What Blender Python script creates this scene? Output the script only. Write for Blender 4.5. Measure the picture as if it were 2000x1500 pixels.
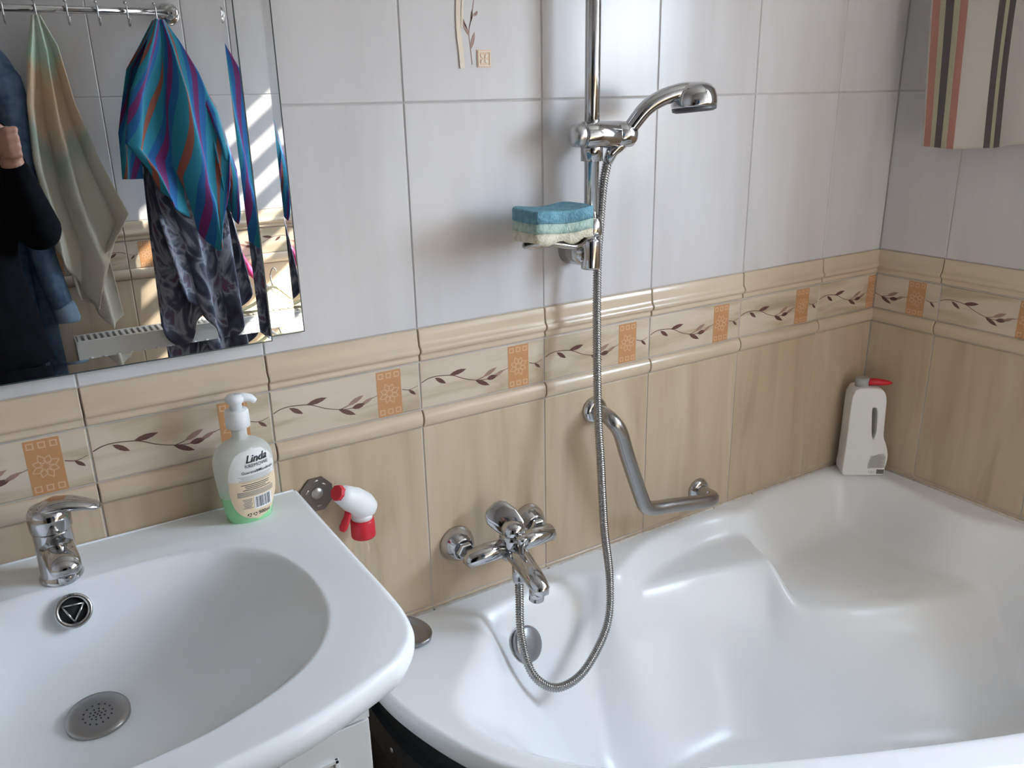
import bpy, bmesh, math, random
import numpy as np
from mathutils import Matrix, Vector

# ------------------------------------------------------------------ scene, camera, light
for o in list(bpy.data.objects): bpy.data.objects.remove(o)
SC = bpy.context.scene
COL = SC.collection
H = 1.08            # height of the top of the border band above the floor; all z below are relative to it
XC = 1.702          # right hand wall
YF = -1.55          # opposite wall
XL = -0.85          # left wall
ZC = 1.62           # ceiling
random.seed(4)

RC = ((0.846551, -0.531923, -0.020229), (-0.189216, -0.265179, -0.945451), (0.497543, 0.804200, -0.325136))
CAM = Vector((-0.0639, -1.2032, 0.3559 + H))
cam = bpy.data.cameras.new('camera'); cam.sensor_width = 36.0
cam.lens = 36.0*1634.42/2000.0; cam.clip_start = 0.005
co = bpy.data.objects.new('camera', cam); COL.objects.link(co)
r_, d_, f_ = [Vector(v) for v in RC]
M = Matrix((r_, -d_, -f_)).transposed().to_4x4(); M.translation = CAM
co.matrix_world = M
SC.camera = co

w = bpy.data.worlds.new('sky'); SC.world = w; w.use_nodes = True
bg = w.node_tree.nodes['Background']; bg.inputs[1].default_value = 37.0
SUND = Vector((-1.0, -0.44, -0.78))                 # direction in which the sunlight travels
N_, L_ = w.node_tree.nodes, w.node_tree.links    # even bright sky above the horizon, dull ground below it
tc_ = N_.new('ShaderNodeTexCoord'); sz_ = N_.new('ShaderNodeSeparateXYZ'); cr_ = N_.new('ShaderNodeValToRGB')
L_.new(tc_.outputs['Generated'], sz_.inputs[0]); L_.new(sz_.outputs['Z'], cr_.inputs[0]); L_.new(cr_.outputs[0], bg.inputs[0])
cr_.color_ramp.elements[0].position = 0.0; cr_.color_ramp.elements[0].color = (.16, .15, .13, 1)
cr_.color_ramp.elements[1].position = 0.06; cr_.color_ramp.elements[1].color = (.68, .82, 1.0, 1)
sun = bpy.data.lights.new('sun', 'SUN'); sun.energy = 40.0; sun.angle = math.radians(0.55); sun.color = (1.0, 0.95, 0.87)
so = bpy.data.objects.new('sun', sun); COL.objects.link(so)
so.rotation_euler = SUND.to_track_quat('-Z', 'Y').to_euler()
WTH = .30                                           # thickness of the outer wall
WY0, WY1, WZ0, WZ1 = -1.50, -0.76, 0.10, 1.46       # window opening in the right hand wall
pl = bpy.data.lights.new('window_daylight', 'AREA'); pl.shape = 'RECTANGLE'
pl.size = WZ1-WZ0; pl.size_y = WY1-WY0
po = bpy.data.objects.new('window_daylight', pl); COL.objects.link(po)
po.location = (XC+WTH+.01, (WY0+WY1)/2, (WZ0+WZ1)/2+H); po.rotation_euler = (0, math.radians(90), 0)
pl.cycles.is_portal = True
vs = SC.view_settings
vs.view_transform = 'Standard'; vs.look = 'None'; vs.exposure = 0.15; vs.gamma = 1.0; vs.use_curve_mapping = False

# ------------------------------------------------------------------ materials
MATS = {}
def mat(name, color, rough=0.5, metal=0.0, spec=0.5, coat=0.0, trans=0.0, ior=1.45, sheen=0.0):
    if name in MATS: return MATS[name]
    m = bpy.data.materials.new(name); m.use_nodes = True
    b = m.node_tree.nodes['Principled BSDF']
    b.inputs['Base Color'].default_value = (*color, 1); b.inputs['Roughness'].default_value = rough
    b.inputs['Metallic'].default_value = metal; b.inputs['Specular IOR Level'].default_value = spec
    b.inputs['Coat Weight'].default_value = coat; b.inputs['Transmission Weight'].default_value = trans
    b.inputs['IOR'].default_value = ior; b.inputs['Sheen Weight'].default_value = sheen
    MATS[name] = m; return m
def nt(m): return m.node_tree.nodes, m.node_tree.links, m.node_tree.nodes['Principled BSDF']
def ramp_noise(m, stops, scale=(1, 1, 1), nscale=5.0, detail=4.0, coord='Object', rnd=True, bump=0.0, bump_scale=40.0, dist=0.0):
    N, L, b = nt(m)
    tc = N.new('ShaderNodeTexCoord'); mp = N.new('ShaderNodeMapping'); mp.inputs['Scale'].default_value = scale
    L.new(tc.outputs[coord], mp.inputs['Vector'])
    if rnd:
        oi = N.new('ShaderNodeObjectInfo'); mu = N.new('ShaderNodeMath'); mu.operation = 'MULTIPLY'; mu.inputs[1].default_value = 37.0
        L.new(oi.outputs['Random'], mu.inputs[0]); L.new(mu.outputs[0], mp.inputs['Location'])
    no = N.new('ShaderNodeTexNoise'); no.inputs['Scale'].default_value = nscale; no.inputs['Detail'].default_value = detail
    no.inputs['Distortion'].default_value = dist
    L.new(mp.outputs[0], no.inputs['Vector'])
    cr = N.new('ShaderNodeValToRGB'); e = cr.color_ramp.elements
    while len(e) < len(stops): e.new(0.5)
    for el, (p, c) in zip(e, stops): el.position = p; el.color = (*c, 1)
    L.new(no.outputs['Fac'], cr.inputs[0]); L.new(cr.outputs[0], b.inputs['Base Color'])
    if bump:
        n2 = N.new('ShaderNodeTexNoise'); n2.inputs['Scale'].default_value = bump_scale; L.new(tc.outputs[coord], n2.inputs['Vector'])
        bp = N.new('ShaderNodeBump'); bp.inputs['Strength'].default_value = bump; bp.inputs['Distance'].default_value = 0.002
        L.new(n2.outputs['Fac'], bp.inputs['Height']); L.new(bp.outputs[0], b.inputs['Normal'])
    return m

WHITE_T = ramp_noise(mat('white_glazed_tile', (.8, .8, .8), .22), [(.30, (.575, .545, .535)), (.5, (.615, .585, .58)), (.72, (.64, .62, .615))], (9, 9, 1.2), 1.6, 5, dist=.3)
BEIGE_T = ramp_noise(mat('beige_marbled_tile', (.6, .5, .4), .28), [(.28, (.445, .335, .225)), (.45, (.53, .41, .285)), (.62, (.565, .445, .315)), (.72, (.60, .485, .36)), (.80, (.65, .545, .425))], (11, 11, 1.3), 1.7, 8, dist=.9)
TRIM_T = ramp_noise(mat('cream_trim_tile', (.6, .5, .4), .2), [(.3, (.58, .455, .325)), (.7, (.63, .51, .38))], (3, 3, 9), 2.0, 4)
BORDER_T = ramp_noise(mat('border_marbled_tile', (.6, .5, .4), .25), [(.30, (.43, .345, .235)), (.43, (.53, .43, .31)), (.52, (.60, .50, .385)), (.75, (.64, .54, .43))], (3, 3, 16), 1.5, 5, dist=.8)
GROUT = ramp_noise(mat('grout', (.5, .48, .45), .9), [(.3, (.46, .43, .41)), (.7, (.58, .555, .53))], nscale=8, rnd=False)
BROWN = mat('printed_brown', (.135, .06, .05), .3)
BROWN2 = mat('printed_brown_pale', (.33, .20, .155), .3)
ORANGE = mat('printed_orange', (.53, .265, .12), .3)
ORANGE2 = mat('printed_pale_orange', (.65, .42, .27), .3)
RELIEF = mat('relief_cream', (.74, .63, .50), .3)
PEACH = mat('relief_peach', (.72, .50, .34), .3)
CHROME = mat('chrome', (.54, .54, .55), .09, 1.0)
STEEL = mat('brushed_steel', (.40, .39, .385), .28, 1.0)
GREYMET = mat('satin_grey_metal', (.36, .36, .37), .35, 1.0)
HOSEM = mat('hose_metal', (.36, .35, .34), .22, 1.0)
DARKMET = mat('tarnished_metal', (.20, .175, .155), .45, .8)
MIRROR = mat('mirror_silver', (.86, .87, .87), .0, 1.0)
MIREDGE = mat('mirror_edge', (.06, .075, .075), .2)
CERAMIC = mat('white_ceramic', (.87, .885, .90), .12, spec=.5)
ACRYL = mat('white_acrylic', (.84, .855, .875), .24)
DARK = mat('black_plastic', (.016, .018, .021), .4)
BLACKHOLE = mat('dark_recess', (.02, .02, .022), .6)
LACQ = mat('white_lacquer', (.74, .735, .73), .3)
WPLAST = mat('white_plastic', (.82, .82, .82), .35)
RED = mat('red_plastic', (.60, .02, .035), .38)
GREYP = mat('grey_plastic', (.42, .42, .42), .4)
PLASTER = ramp_noise(mat('white_plaster', (.8, .8, .8), .9), [(.3, (.78, .78, .77)), (.7, (.82, .82, .81))], nscale=6, rnd=False)
FLOORT = ramp_noise(mat('floor_tile', (.4, .36, .3), .35), [(.3, (.36, .31, .25)), (.7, (.46, .40, .33))], nscale=6)
SKIN = mat('skin', (.42, .22, .15), .5)
BLACKC = ramp_noise(mat('black_knit', (.012, .012, .015), .95, spec=.1), [(.3, (.003, .003, .004)), (.7, (.006, .006, .008))], nscale=30, rnd=False, bump=.3, bump_scale=300)
HAIR = mat('dark_hair', (.03, .018, .012), .5)
DENIM = ramp_noise(mat('blue_denim', (.1, .2, .35), .85), [(.3, (.07, .13, .24)), (.7, (.16, .25, .38))], nscale=40, rnd=False, bump=.3, bump_scale=400)
DENIM2 = mat('pale_denim', (.30, .43, .58), .85)
GOLD = mat('gold', (.8, .6, .3), .15, 1.0)
PINK = mat('pink_plastic', (.75, .06, .22), .4)
CREAMP = mat('cream_plastic', (.72, .66, .42), .45)
RADW = mat('radiator_white', (.80, .79, .76), .35)
INK = mat('black_ink', (.02, .02, .025), .5)
GREYINK = mat('grey_ink', (.26, .255, .25), .5)
LABELW = mat('label_white', (.80, .775, .745), .45)
LABELO = mat('label_apricot', (.82, .66, .46), .45)

def glassy(name, color, alpha, gloss=.08):
    m = bpy.data.materials.new(name); m.use_nodes = True
    N, L = m.node_tree.nodes, m.node_tree.links
    N.remove(N['Principled BSDF']); out = N['Material Output']
    t = N.new('ShaderNodeBsdfTransparent'); t.inputs[0].default_value = (*color, 1)
    g = N.new('ShaderNodeBsdfGlossy'); g.inputs['Roughness'].default_value = .05
    mx = N.new('ShaderNodeMixShader'); mx.inputs[0].default_value = gloss
    L.new(t.outputs[0], mx.inputs[1]); L.new(g.outputs[0], mx.inputs[2])
    last = mx
    if alpha > 0:
        d = N.new('ShaderNodeBsdfDiffuse'); d.inputs[0].default_value = (*color, 1)
        tr = N.new('ShaderNodeBsdfTranslucent'); tr.inputs[0].default_value = (*color, 1)
        a = N.new('ShaderNodeAddShader') if False else N.new('ShaderNodeMixShader'); a.inputs[0].default_value = .5
        L.new(d.outputs[0], a.inputs[1]); L.new(tr.outputs[0], a.inputs[2])
        m2 = N.new('ShaderNodeMixShader'); m2.inputs[0].default_value = alpha
        L.new(mx.outputs[0], m2.inputs[1]); L.new(a.outputs[0], m2.inputs[2]); last = m2
    L.new(last.outputs[0], out.inputs[0]); MATS[name] = m; return m
PANE = glassy('window_glass', (.97, .98, .98), 0)
SHEER = glassy('sheer_fabric', (.9, .9, .9), .25, 0)
BLINDF = glassy('blind_fabric', (.80, .78, .74), 1.0, 0)
CLEARP = glassy('clear_plastic', (.985, .985, .965), .02, .05)
MILKY = glassy('milky_plastic', (.90, .91, .87), .72, .05)
CLEARG = glassy('filled_plastic', (.80, .97, .82), .18, .05)
LIQUID = mat('pale_green_soap', (.50, .86, .54), .4, trans=0.0)

# ------------------------------------------------------------------ mesh helpers
class MB:
    """collects geometry; build() links it as one mesh object"""
    def __init__(s): s.v = []; s.f = []; s.m = []; s.s = []
    def add(s, vs, fs, mi=0, sm=False):
        o = len(s.v); s.v += [tuple(map(float, p)) for p in vs]
        for f in fs: s.f.append(tuple(i+o for i in f)); s.m.append(mi); s.s.append(sm)
    def box(s, a, b, mi=0, bev=0.0):
        (x0, y0, z0), (x1, y1, z1) = a, b
        if bev <= 0:
            vs = [(x, y, z) for z in (z0, z1) for y in (y0, y1) for x in (x0, x1)]
            s.add(vs, [(0, 2, 3, 1), (4, 5, 7, 6), (0, 1, 5, 4), (2, 6, 7, 3), (0, 4, 6, 2), (1, 3, 7, 5)], mi); return
        bm = bmesh.new(); bmesh.ops.create_cube(bm, size=1.0)
        for v in bm.verts: v.co = Vector((x0+(v.co.x+.5)*(x1-x0), y0+(v.co.y+.5)*(y1-y0), z0+(v.co.z+.5)*(z1-z0)))
        bmesh.ops.bevel(bm, geom=list(bm.edges), offset=bev, segments=2, affect='EDGES', profile=.5)
        s.bm(bm, mi, False)
    def bm(s, bm, mi=0, sm=False):
        bm.verts.index_update(); s.add([v.co for v in bm.verts], [[v.index for v in f.verts] for f in bm.faces], mi, sm); bm.free()
    def tube(s, pts, rad, n=12, mi=0, sm=True, caps=True, flat=1.0, up=None):
        """swept circle; rad a number or list; flat squashes along the second axis"""
        P = [Vector(p) for p in pts]; k = len(P)
        R = rad if isinstance(rad, (list, tuple, np.ndarray)) else [rad]*k
        T = [(P[min(i+1, k-1)]-P[max(i-1, 0)]).normalized() for i in range(k)]
        a = Vector(up) if up else (Vector((0, 0, 1)) if abs(T[0].z) < .9 else Vector((1, 0, 0)))
        a = (a-T[0]*a.dot(T[0])).normalized(); vs = []
        for i in range(k):
            a = (a-T[i]*a.dot(T[i])).normalized(); b = T[i].cross(a)
            for j in range(n):
                t = 2*math.pi*j/n; vs.append(P[i]+a*(math.cos(t)*R[i]*flat)+b*(math.sin(t)*R[i]))
        fs = [(i*n+j, i*n+(j+1) % n, (i+1)*n+(j+1) % n, (i+1)*n+j) for i in range(k-1) for j in range(n)]
        if caps: fs += [tuple(range(n-1, -1, -1)), tuple((k-1)*n+j for j in range(n))]
        s.add(vs, fs, mi, sm)
    def lathe(s, prof, origin=(0, 0, 0), axis=(0, 0, 1), n=24, mi=0, sm=True, ax=1.0, ay=1.0, caps=True):
        """profile of (radius, height) turned round axis"""
        ax_ = Vector(axis).normalized(); q = Vector((0, 0, 1)).rotation_difference(ax_); O = Vector(origin); vs = []
        for r, h in prof:
            for j in range(n):
                t = 2*math.pi*j/n; vs.append(O+q @ Vector((r*math.cos(t)*ax, r*math.sin(t)*ay, h)))
        k = len(prof)
        fs = [(i*n+j, i*n+(j+1) % n, (i+1)*n+(j+1) % n, (i+1)*n+j) for i in range(k-1) for j in range(n)]
        if caps: fs += [tuple(range(n-1, -1, -1)), tuple((k-1)*n+j for j in range(n))]
        s.add(vs, fs, mi, sm)
    def ball(s, c, r, mi=0, n=14, m=9):
        rx, ry, rz = r if isinstance(r, (tuple, list)) else (r, r, r); vs = []
        for i in range(m+1):
            p = math.pi*i/m
            for j in range(n):
                t = 2*math.pi*j/n; vs.append((c[0]+rx*math.sin(p)*math.cos(t), c[1]+ry*math.sin(p)*math.sin(t), c[2]+rz*math.cos(p)))
        s.add(vs, [(i*n+j, (i+1)*n+j, (i+1)*n+(j+1) % n, i*n+(j+1) % n) for i in range(m) for j in range(n)], mi, True)
    def limb(s, pts, rad, n=14, mi=0, flat=1.0, up=None):
        s.tube(pts, rad, n, mi, flat=flat, up=up)
        R = rad if isinstance(rad, (list, tuple)) else [rad]*len(pts)
        if flat == 1.0: s.ball(pts[0], R[0], mi); s.ball(pts[-1], R[-1], mi)
    def poly(s, pts, mi=0): s.add(pts, [tuple(range(len(pts)))], mi)
    def mesh(s, name, mats):
        me = bpy.data.meshes.new(name); me.from_pydata(s.v, [], s.f)
        for m in (mats if isinstance(mats, (list, tuple)) else [mats]): me.materials.append(m)
        me.polygons.foreach_set('material_index', s.m); me.polygons.foreach_set('use_smooth', s.s); me.update(); return me
    def build(s, name, mats, parent=None, world=True, clean=True):
        """world=True: the vertices are room coordinates (z relative to the band)"""
        me = s.mesh(name, mats)
        off = Vector((0, 0, H)) if world else Vector((0, 0, 0))
        if world and parent:
            off = off-world_loc(parent)
        if off.length: me.transform(Matrix.Translation(off))
        if clean and len(s.v) < 60000:
            bm = bmesh.new(); bm.from_mesh(me); bmesh.ops.remove_doubles(bm, verts=bm.verts, dist=1e-6)
            bmesh.ops.recalc_face_normals(bm, faces=bm.faces); bm.to_mesh(me); bm.free()
        o = bpy.data.objects.new(name, me); COL.objects.link(o)
        if parent: o.parent = parent
        return o
def world_loc(o):
    v = Vector((0, 0, 0))
    while o: v += o.location; o = o.parent
    return v
def thing(name, loc, label, cat, group=None, rz=0.0):
    o = bpy.data.objects.new(name, None); COL.objects.link(o); o.empty_display_size = .05
    o.location = (loc[0], loc[1], loc[2]+H); o.rotation_euler = (0, 0, rz); tag(o, label, cat, group); return o
def tag(o, label, cat, group=None):
    o['label'] = label; o['category'] = cat
    if group: o['group'] = group
    return o
def struct(o): o['kind'] = 'structure'; return o
def smooth_by_angle(o, deg=40):
    me = o.data; me.polygons.foreach_set('use_smooth', [True]*len(me.polygons))
    bm = bmesh.new(); bm.from_mesh(me)
    for e in bm.edges:
        if len(e.link_faces) == 2 and e.calc_face_angle(0) > math.radians(deg): e.smooth = False
    bm.to_mesh(me); bm.free(); return o
def spline(pts, n=8, closed=False):
    P = [np.array(p, float) for p in pts]; k = len(P); out = []
    for i in range(k if closed else k-1):
        p0 = P[(i-1) % k] if closed or i > 0 else 2*P[0]-P[1]
        p1, p2 = P[i], P[(i+1) % k]
        p3 = P[(i+2) % k] if closed or i+2 < k else 2*P[-1]-P[-2]
        for j in range(n):
            t = j/n; out.append(.5*((2*p1)+(-p0+p2)*t+(2*p0-5*p1+4*p2-p3)*t*t+(-p0+3*p1-3*p2+p3)*t**3))
    if not closed: out.append(P[-1])
    return out
def sdf(X, Y, poly):
    """signed distance, positive inside the polygon"""
    d = np.full(X.shape, 1e9); ins = np.zeros(X.shape, bool); k = len(poly)
    for i in range(k):
        ax, ay = poly[i][:2]; bx, by = poly[(i+1) % k][:2]; ex, ey = bx-ax, by-ay
        t = np.clip(((X-ax)*ex+(Y-ay)*ey)/(ex*ex+ey*ey+1e-12), 0, 1)
        d = np.minimum(d, (X-ax-t*ex)**2+(Y-ay-t*ey)**2)
        if ay != by:
            c = ((ay > Y) != (by > Y)) & (X < (bx-ax)*(Y-ay)/(by-ay)+ax); ins ^= c
    d = np.sqrt(d); return np.where(ins, d, -d)
def smin(a, b, k): h = np.clip(.5+.5*(b-a)/k, 0, 1); return b*(1-h)+a*h-k*h*(1-h)
def sstep(x): x = np.clip(x, 0, 1); return x*x*(3-2*x)
def text_flat(txt, size, shear=0.0, bold=0.0):
    cu = bpy.data.curves.new('txt', 'FONT'); cu.body = txt; cu.size = size; cu.align_x = 'CENTER'; cu.align_y = 'CENTER'
    cu.shear = shear; cu.offset = bold; cu.resolution_u = 3
    o = bpy.data.objects.new('txt', cu); COL.objects.link(o)
    dg = bpy.context.evaluated_depsgraph_get(); me = bpy.data.meshes.new_from_object(o.evaluated_get(dg))
    v = [tuple(p.co) for p in me.vertices]; f = [tuple(p.vertices) for p in me.polygons]
    bpy.data.objects.remove(o); bpy.data.curves.remove(cu); bpy.data.meshes.remove(me); return v, f

# ------------------------------------------------------------------ tiled walls
def clip_u(poly, lo, hi):
    for lim, sg in ((lo, 1), (hi, -1)):
        out = []
        for i in range(len(poly)):
            a, b = poly[i], poly[(i+1) % len(poly)]
            ia, ib = sg*(a[0]-lim) >= 0, sg*(b[0]-lim) >= 0
            if ia: out.append(a)
            if ia != ib:
                t = (lim-a[0])/(b[0]-a[0]); out.append((lim, a[1]+t*(b[1]-a[1])))
        poly = out
        if len(poly) < 3: return []
    return poly
def ribbon(pts, w0, w1=None):
    """quads along a polyline"""
    w1 = w0 if w1 is None else w1; P = [np.array(p, float) for p in spline(pts, 4)]; k = len(P); out = []; L = []; Rr = []
    for i in range(k):
        t = P[min(i+1, k-1)]-P[max(i-1, 0)]; t = t/(np.linalg.norm(t)+1e-9); nrm = np.array((-t[1], t[0])); wd = (w0+(w1-w0)*i/(k-1))/2
        L.append(P[i]+nrm*wd); Rr.append(P[i]-nrm*wd)
    return [[tuple(L[i]), tuple(L[i+1]), tuple(Rr[i+1]), tuple(Rr[i])] for i in range(k-1)]
def leaf(a, b, wd):
    a, b = np.array(a, float), np.array(b, float); t = b-a; n = np.array((-t[1], t[0])); n = n/np.linalg.norm(n)
    up = [a+t*q+n*wd*s for q, s in ((.25, .38), (.5, .5), (.75, .36))]; dn = [a+t*q-n*wd*s for q, s in ((.75, .36), (.5, .5), (.25, .38))]
    return [tuple(p) for p in [a]+up+[b]+dn]
def frame(cx, cz, w_, h_, t):
    o = [(cx-w_/2, cz-h_/2), (cx+w_/2, cz-h_/2), (cx+w_/2, cz+h_/2), (cx-w_/2, cz+h_/2)]
    i = [(cx-w_/2+t, cz-h_/2+t), (cx+w_/2-t, cz-h_/2+t), (cx+w_/2-t, cz+h_/2-t), (cx-w_/2+t, cz+h_/2-t)]
    return [[o[k], o[(k+1) % 4], i[(k+1) % 4], i[k]] for k in range(4)]
def border_art():
    A = []      # (layer, material index, polygon) in tile coordinates, z from the band top
    for q in ribbon([(.003, -.093), (.016, -.088), (.034, -.087), (.061, -.091), (.085, -.102), (.109, -.109), (.130, -.111), (.150, -.106), (.173, -.099)], .0016, .0009): A.append((1, 0, q))
    for q in ribbon([(.109, -.109), (.124, -.105), (.138, -.099)], .0013): A.append((1, 0, q))
    for a, b, wd, mi in (((.028, -.089), (.049, -.103), .0075, 0), ((.055, -.090), (.089, -.0845), .0085, 0), ((.106, -.109), (.134, -.123), .008, 0),
                         ((.121, -.106), (.150, -.093), .008, 1), ((.128, -.111), (.151, -.1085), .009, 0), ((.142, -.110), (.166, -.100), .0065, 1)):
        A.append((2, mi, leaf(a, b, wd)))
    A.append((1, 2, [(.173, -.1385), (.216, -.1385), (.216, -.0605), (.173, -.0605)]))
    for cz in (-.0685, -.1305):
        for cx in (.1805, .1945, .2085):
            for q in frame(cx, cz, .0092, .0092, .0017): A.append((2, 3, q))
    for k in range(8):
        t = math.pi*k/4+math.pi/8; c_, s_ = math.cos(t), math.sin(t); cx, cz = .1945, -.0995
        L = .0165 if k % 2 else .0185
        pts = [(cx+c_*.004, cz+s_*.004), (cx+c_*L*.6-s_*.0045, cz+s_*L*.6+c_*.0045), (cx+c_*L, cz+s_*L), (cx+c_*L*.6+s_*.0045, cz+s_*L*.6-c_*.0045)]
        for i in range(4):
            for q in ribbon([pts[i], pts[(i+1) % 4]], .0014)[::1]: A.append((2, 3, q))
    for q in ribbon([(.2175, -.0975), (.231, -.1005), (.246, -.0965)], .0014, .0007): A.append((1, 0, q))
    A.append((2, 0, leaf((.229, -.1005), (.2415, -.111), .0055)))
    return A
ART = border_art()
TILE_CACHE = {}
def tile_mesh(wd, ht, m, y0=0.0):
    key = (round(wd, 4), round(ht, 4), m.name)
    if key in TILE_CACHE: return TILE_CACHE[key]
    b = MB(); e = .0014
    bk = [(0, .006, 0), (wd, .006, 0), (wd, .006, ht), (0, .006, ht)]; mi = [(x, .001, z) for x, _, z in bk]
    fr = [(e, 0, e), (wd-e, 0, e), (wd-e, 0, ht-e), (e, 0, ht-e)]
    b.add(bk+mi+fr, [(k, (k+1) % 4, 4+(k+1) % 4, 4+k) for k in range(4)]+[(4+k, 4+(k+1) % 4, 8+(k+1) % 4, 8+k) for k in range(4)]+[(8, 9, 10, 11)])
    me = b.mesh('tile', m); TILE_CACHE[key] = me; return me
UP_PROF = [(0, .002), (0, -.002), (-.002, -.0036), (-.012, -.0042), (-.022, -.0050), (-.0280, -.0058), (-.0300, -.0085), (-.0335, -.0108), (-.0380, -.0106), (-.0415, -.0078), (-.0432, -.0045), (-.0455, -.0036), (-.0485, -.0046), (-.0520, -.0046), (-.0545, -.0026), (-.0562, .002)]
LO_PROF = [(-.1408, .002), (-.1410, -.002), (-.143, -.0062), (-.147, -.0098), (-.1525, -.0118), (-.158, -.0120), (-.1635, -.0100), (-.168, -.0062), (-.1708, -.0020), (-.1712, .002)]
LO_PROF = [(z, y*.75 if y < -.003 else y) for z, y in LO_PROF]
def trim_mesh(wd, prof, key):
    k2 = (round(wd, 4), key)
    if k2 in TILE_CACHE: return TILE_CACHE[k2]
    b = MB(); n = len(prof); vs = []
    for x, ins in ((0, .0012), (.0012, 0), (wd-.0012, 0), (wd, .0012)):
        vs += [(x, y+(ins if y < 0 else 0), z) for z, y in prof]
    for c in range(3): b.add(vs[c*n:(c+2)*n], [(i, n+i, n+i+1, i+1) for i in range(n-1)], 0, True)
    b.add(vs[:n], [tuple(range(n))]); b.add(vs[3*n:], [tuple(range(n-1, -1, -1))])
    me = b.mesh('trim', TRIM_T); TILE_CACHE[k2] = me; return me
def child(name, me, parent, loc=(0, 0, 0)):
    o = bpy.data.objects.new(name, me); COL.objects.link(o); o.parent = parent; o.location = loc; return o
def tiled_wall(name, loc, rz, u0, u1, joint, zoff=0.0, hole=None, decor=None, thick=.14):
    """local X runs along the wall, -Y faces the room, z is measured from the floor"""
    wall = MB(); T0 = .0016; T1 = thick; zb, zt = 0.0, H+ZC
    if hole is None: wall.box((u0-.15, T0, zb-.1), (u1+.15, T1, zt+.1))
    else:
        a, b, c, d = hole
        wall.box((u0-.15, T0, zb-.1), (a, T1, zt+.1)); wall.box((b, T0, zb-.1), (u1+.15, T1, zt+.1))
        wall.box((a, T0, zb-.1), (b, T1, c)); wall.box((a, T0, d), (b, T1, zt+.1))
    o = wall.build(name, GROUT, world=False, clean=False); o.location = loc; o.rotation_euler = (0, 0, rz); struct(o)
    base = H+zoff; rows = []
    z = base
    while z < zt-.01: rows.append((z, min(z+.35, zt), 'white')); z += .35
    z = base-.172
    while z > zb+.01: rows.append((max(z-.35, zb), z, 'beige')); z -= .35
    cols = []; u = joint
    while u > u0: u -= .25
    while u < u1-.004:
        a, b = max(u, u0), min(u+.25, u1)
        if b-a > .006: cols.append((a, b, u))
        u += .25
    g = .0011
    for a, b, uo in cols:
        for z0, z1, kind in rows:
            rects = [(a, b, z0, z1)]
            if hole:
                hu0, hu1, hz0, hz1 = hole; out = []
                for (p, q, r, s) in rects:
                    if q <= hu0 or p >= hu1 or s <= hz0 or r >= hz1: out.append((p, q, r, s)); continue
                    if p < hu0: out.append((p, hu0, r, s))
                    if q > hu1: out.append((hu1, q, r, s))
                    m0, m1 = max(p, hu0), min(q, hu1)
                    if r < hz0: out.append((m0, m1, r, hz0))
                    if s > hz1: out.append((m0, m1, hz1, s))
                rects = out
            for (p, q, r, s) in rects:
                if q-p < .008 or s-r < .008: continue
                t = child('white_tile' if kind == 'white' else 'beige_tile', tile_mesh(q-p-2*g, s-r-2*g, WHITE_T if kind == 'white' else BEIGE_T), o, (p+g, 0, r+g))
                if decor and kind == 'white' and abs(uo-decor[0]) < .01 and abs(z0-H-decor[1]) < .01: decor_art(t)
        parts = [(a, b)]
        if hole and base > hole[2]-.01:
            parts = [(p, q) for p, q in ((a, min(b, hole[0])), (max(a, hole[1]), b)) if q-p > .008]
        for p, q in parts:
            child('trim_tile', trim_mesh(q-p-2*g, UP_PROF, 'u'), o, (p+g, 0, base))
            child('trim_tile', trim_mesh(q-p-2*g, LO_PROF, 'l'), o, (p+g, 0, base))
            bt = child('border_tile', tile_mesh(q-p-2*g, .083-2*g, BORDER_T), o, (p+g, 0, base-.140+g))
            key = ('art', round(p-uo, 4), round(q-uo, 4))
            if key not in TILE_CACHE:
                mb = MB(); lo, hi = p-uo+.0015, q-uo-.0015
                for ly, mi, poly in ART:
                    pc = clip_u(poly, lo, hi)
                    if pc: mb.poly([(x-(p-uo)-g, -.00018*ly, z_+.140-g) for x, z_ in pc], mi)
                TILE_CACHE[key] = mb.mesh('printed_branch', [BROWN, BROWN2, ORANGE, ORANGE2]) if mb.v else None
            if TILE_CACHE[key]: child('printed_branch', TILE_CACHE[key], bt)
    return o
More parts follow.
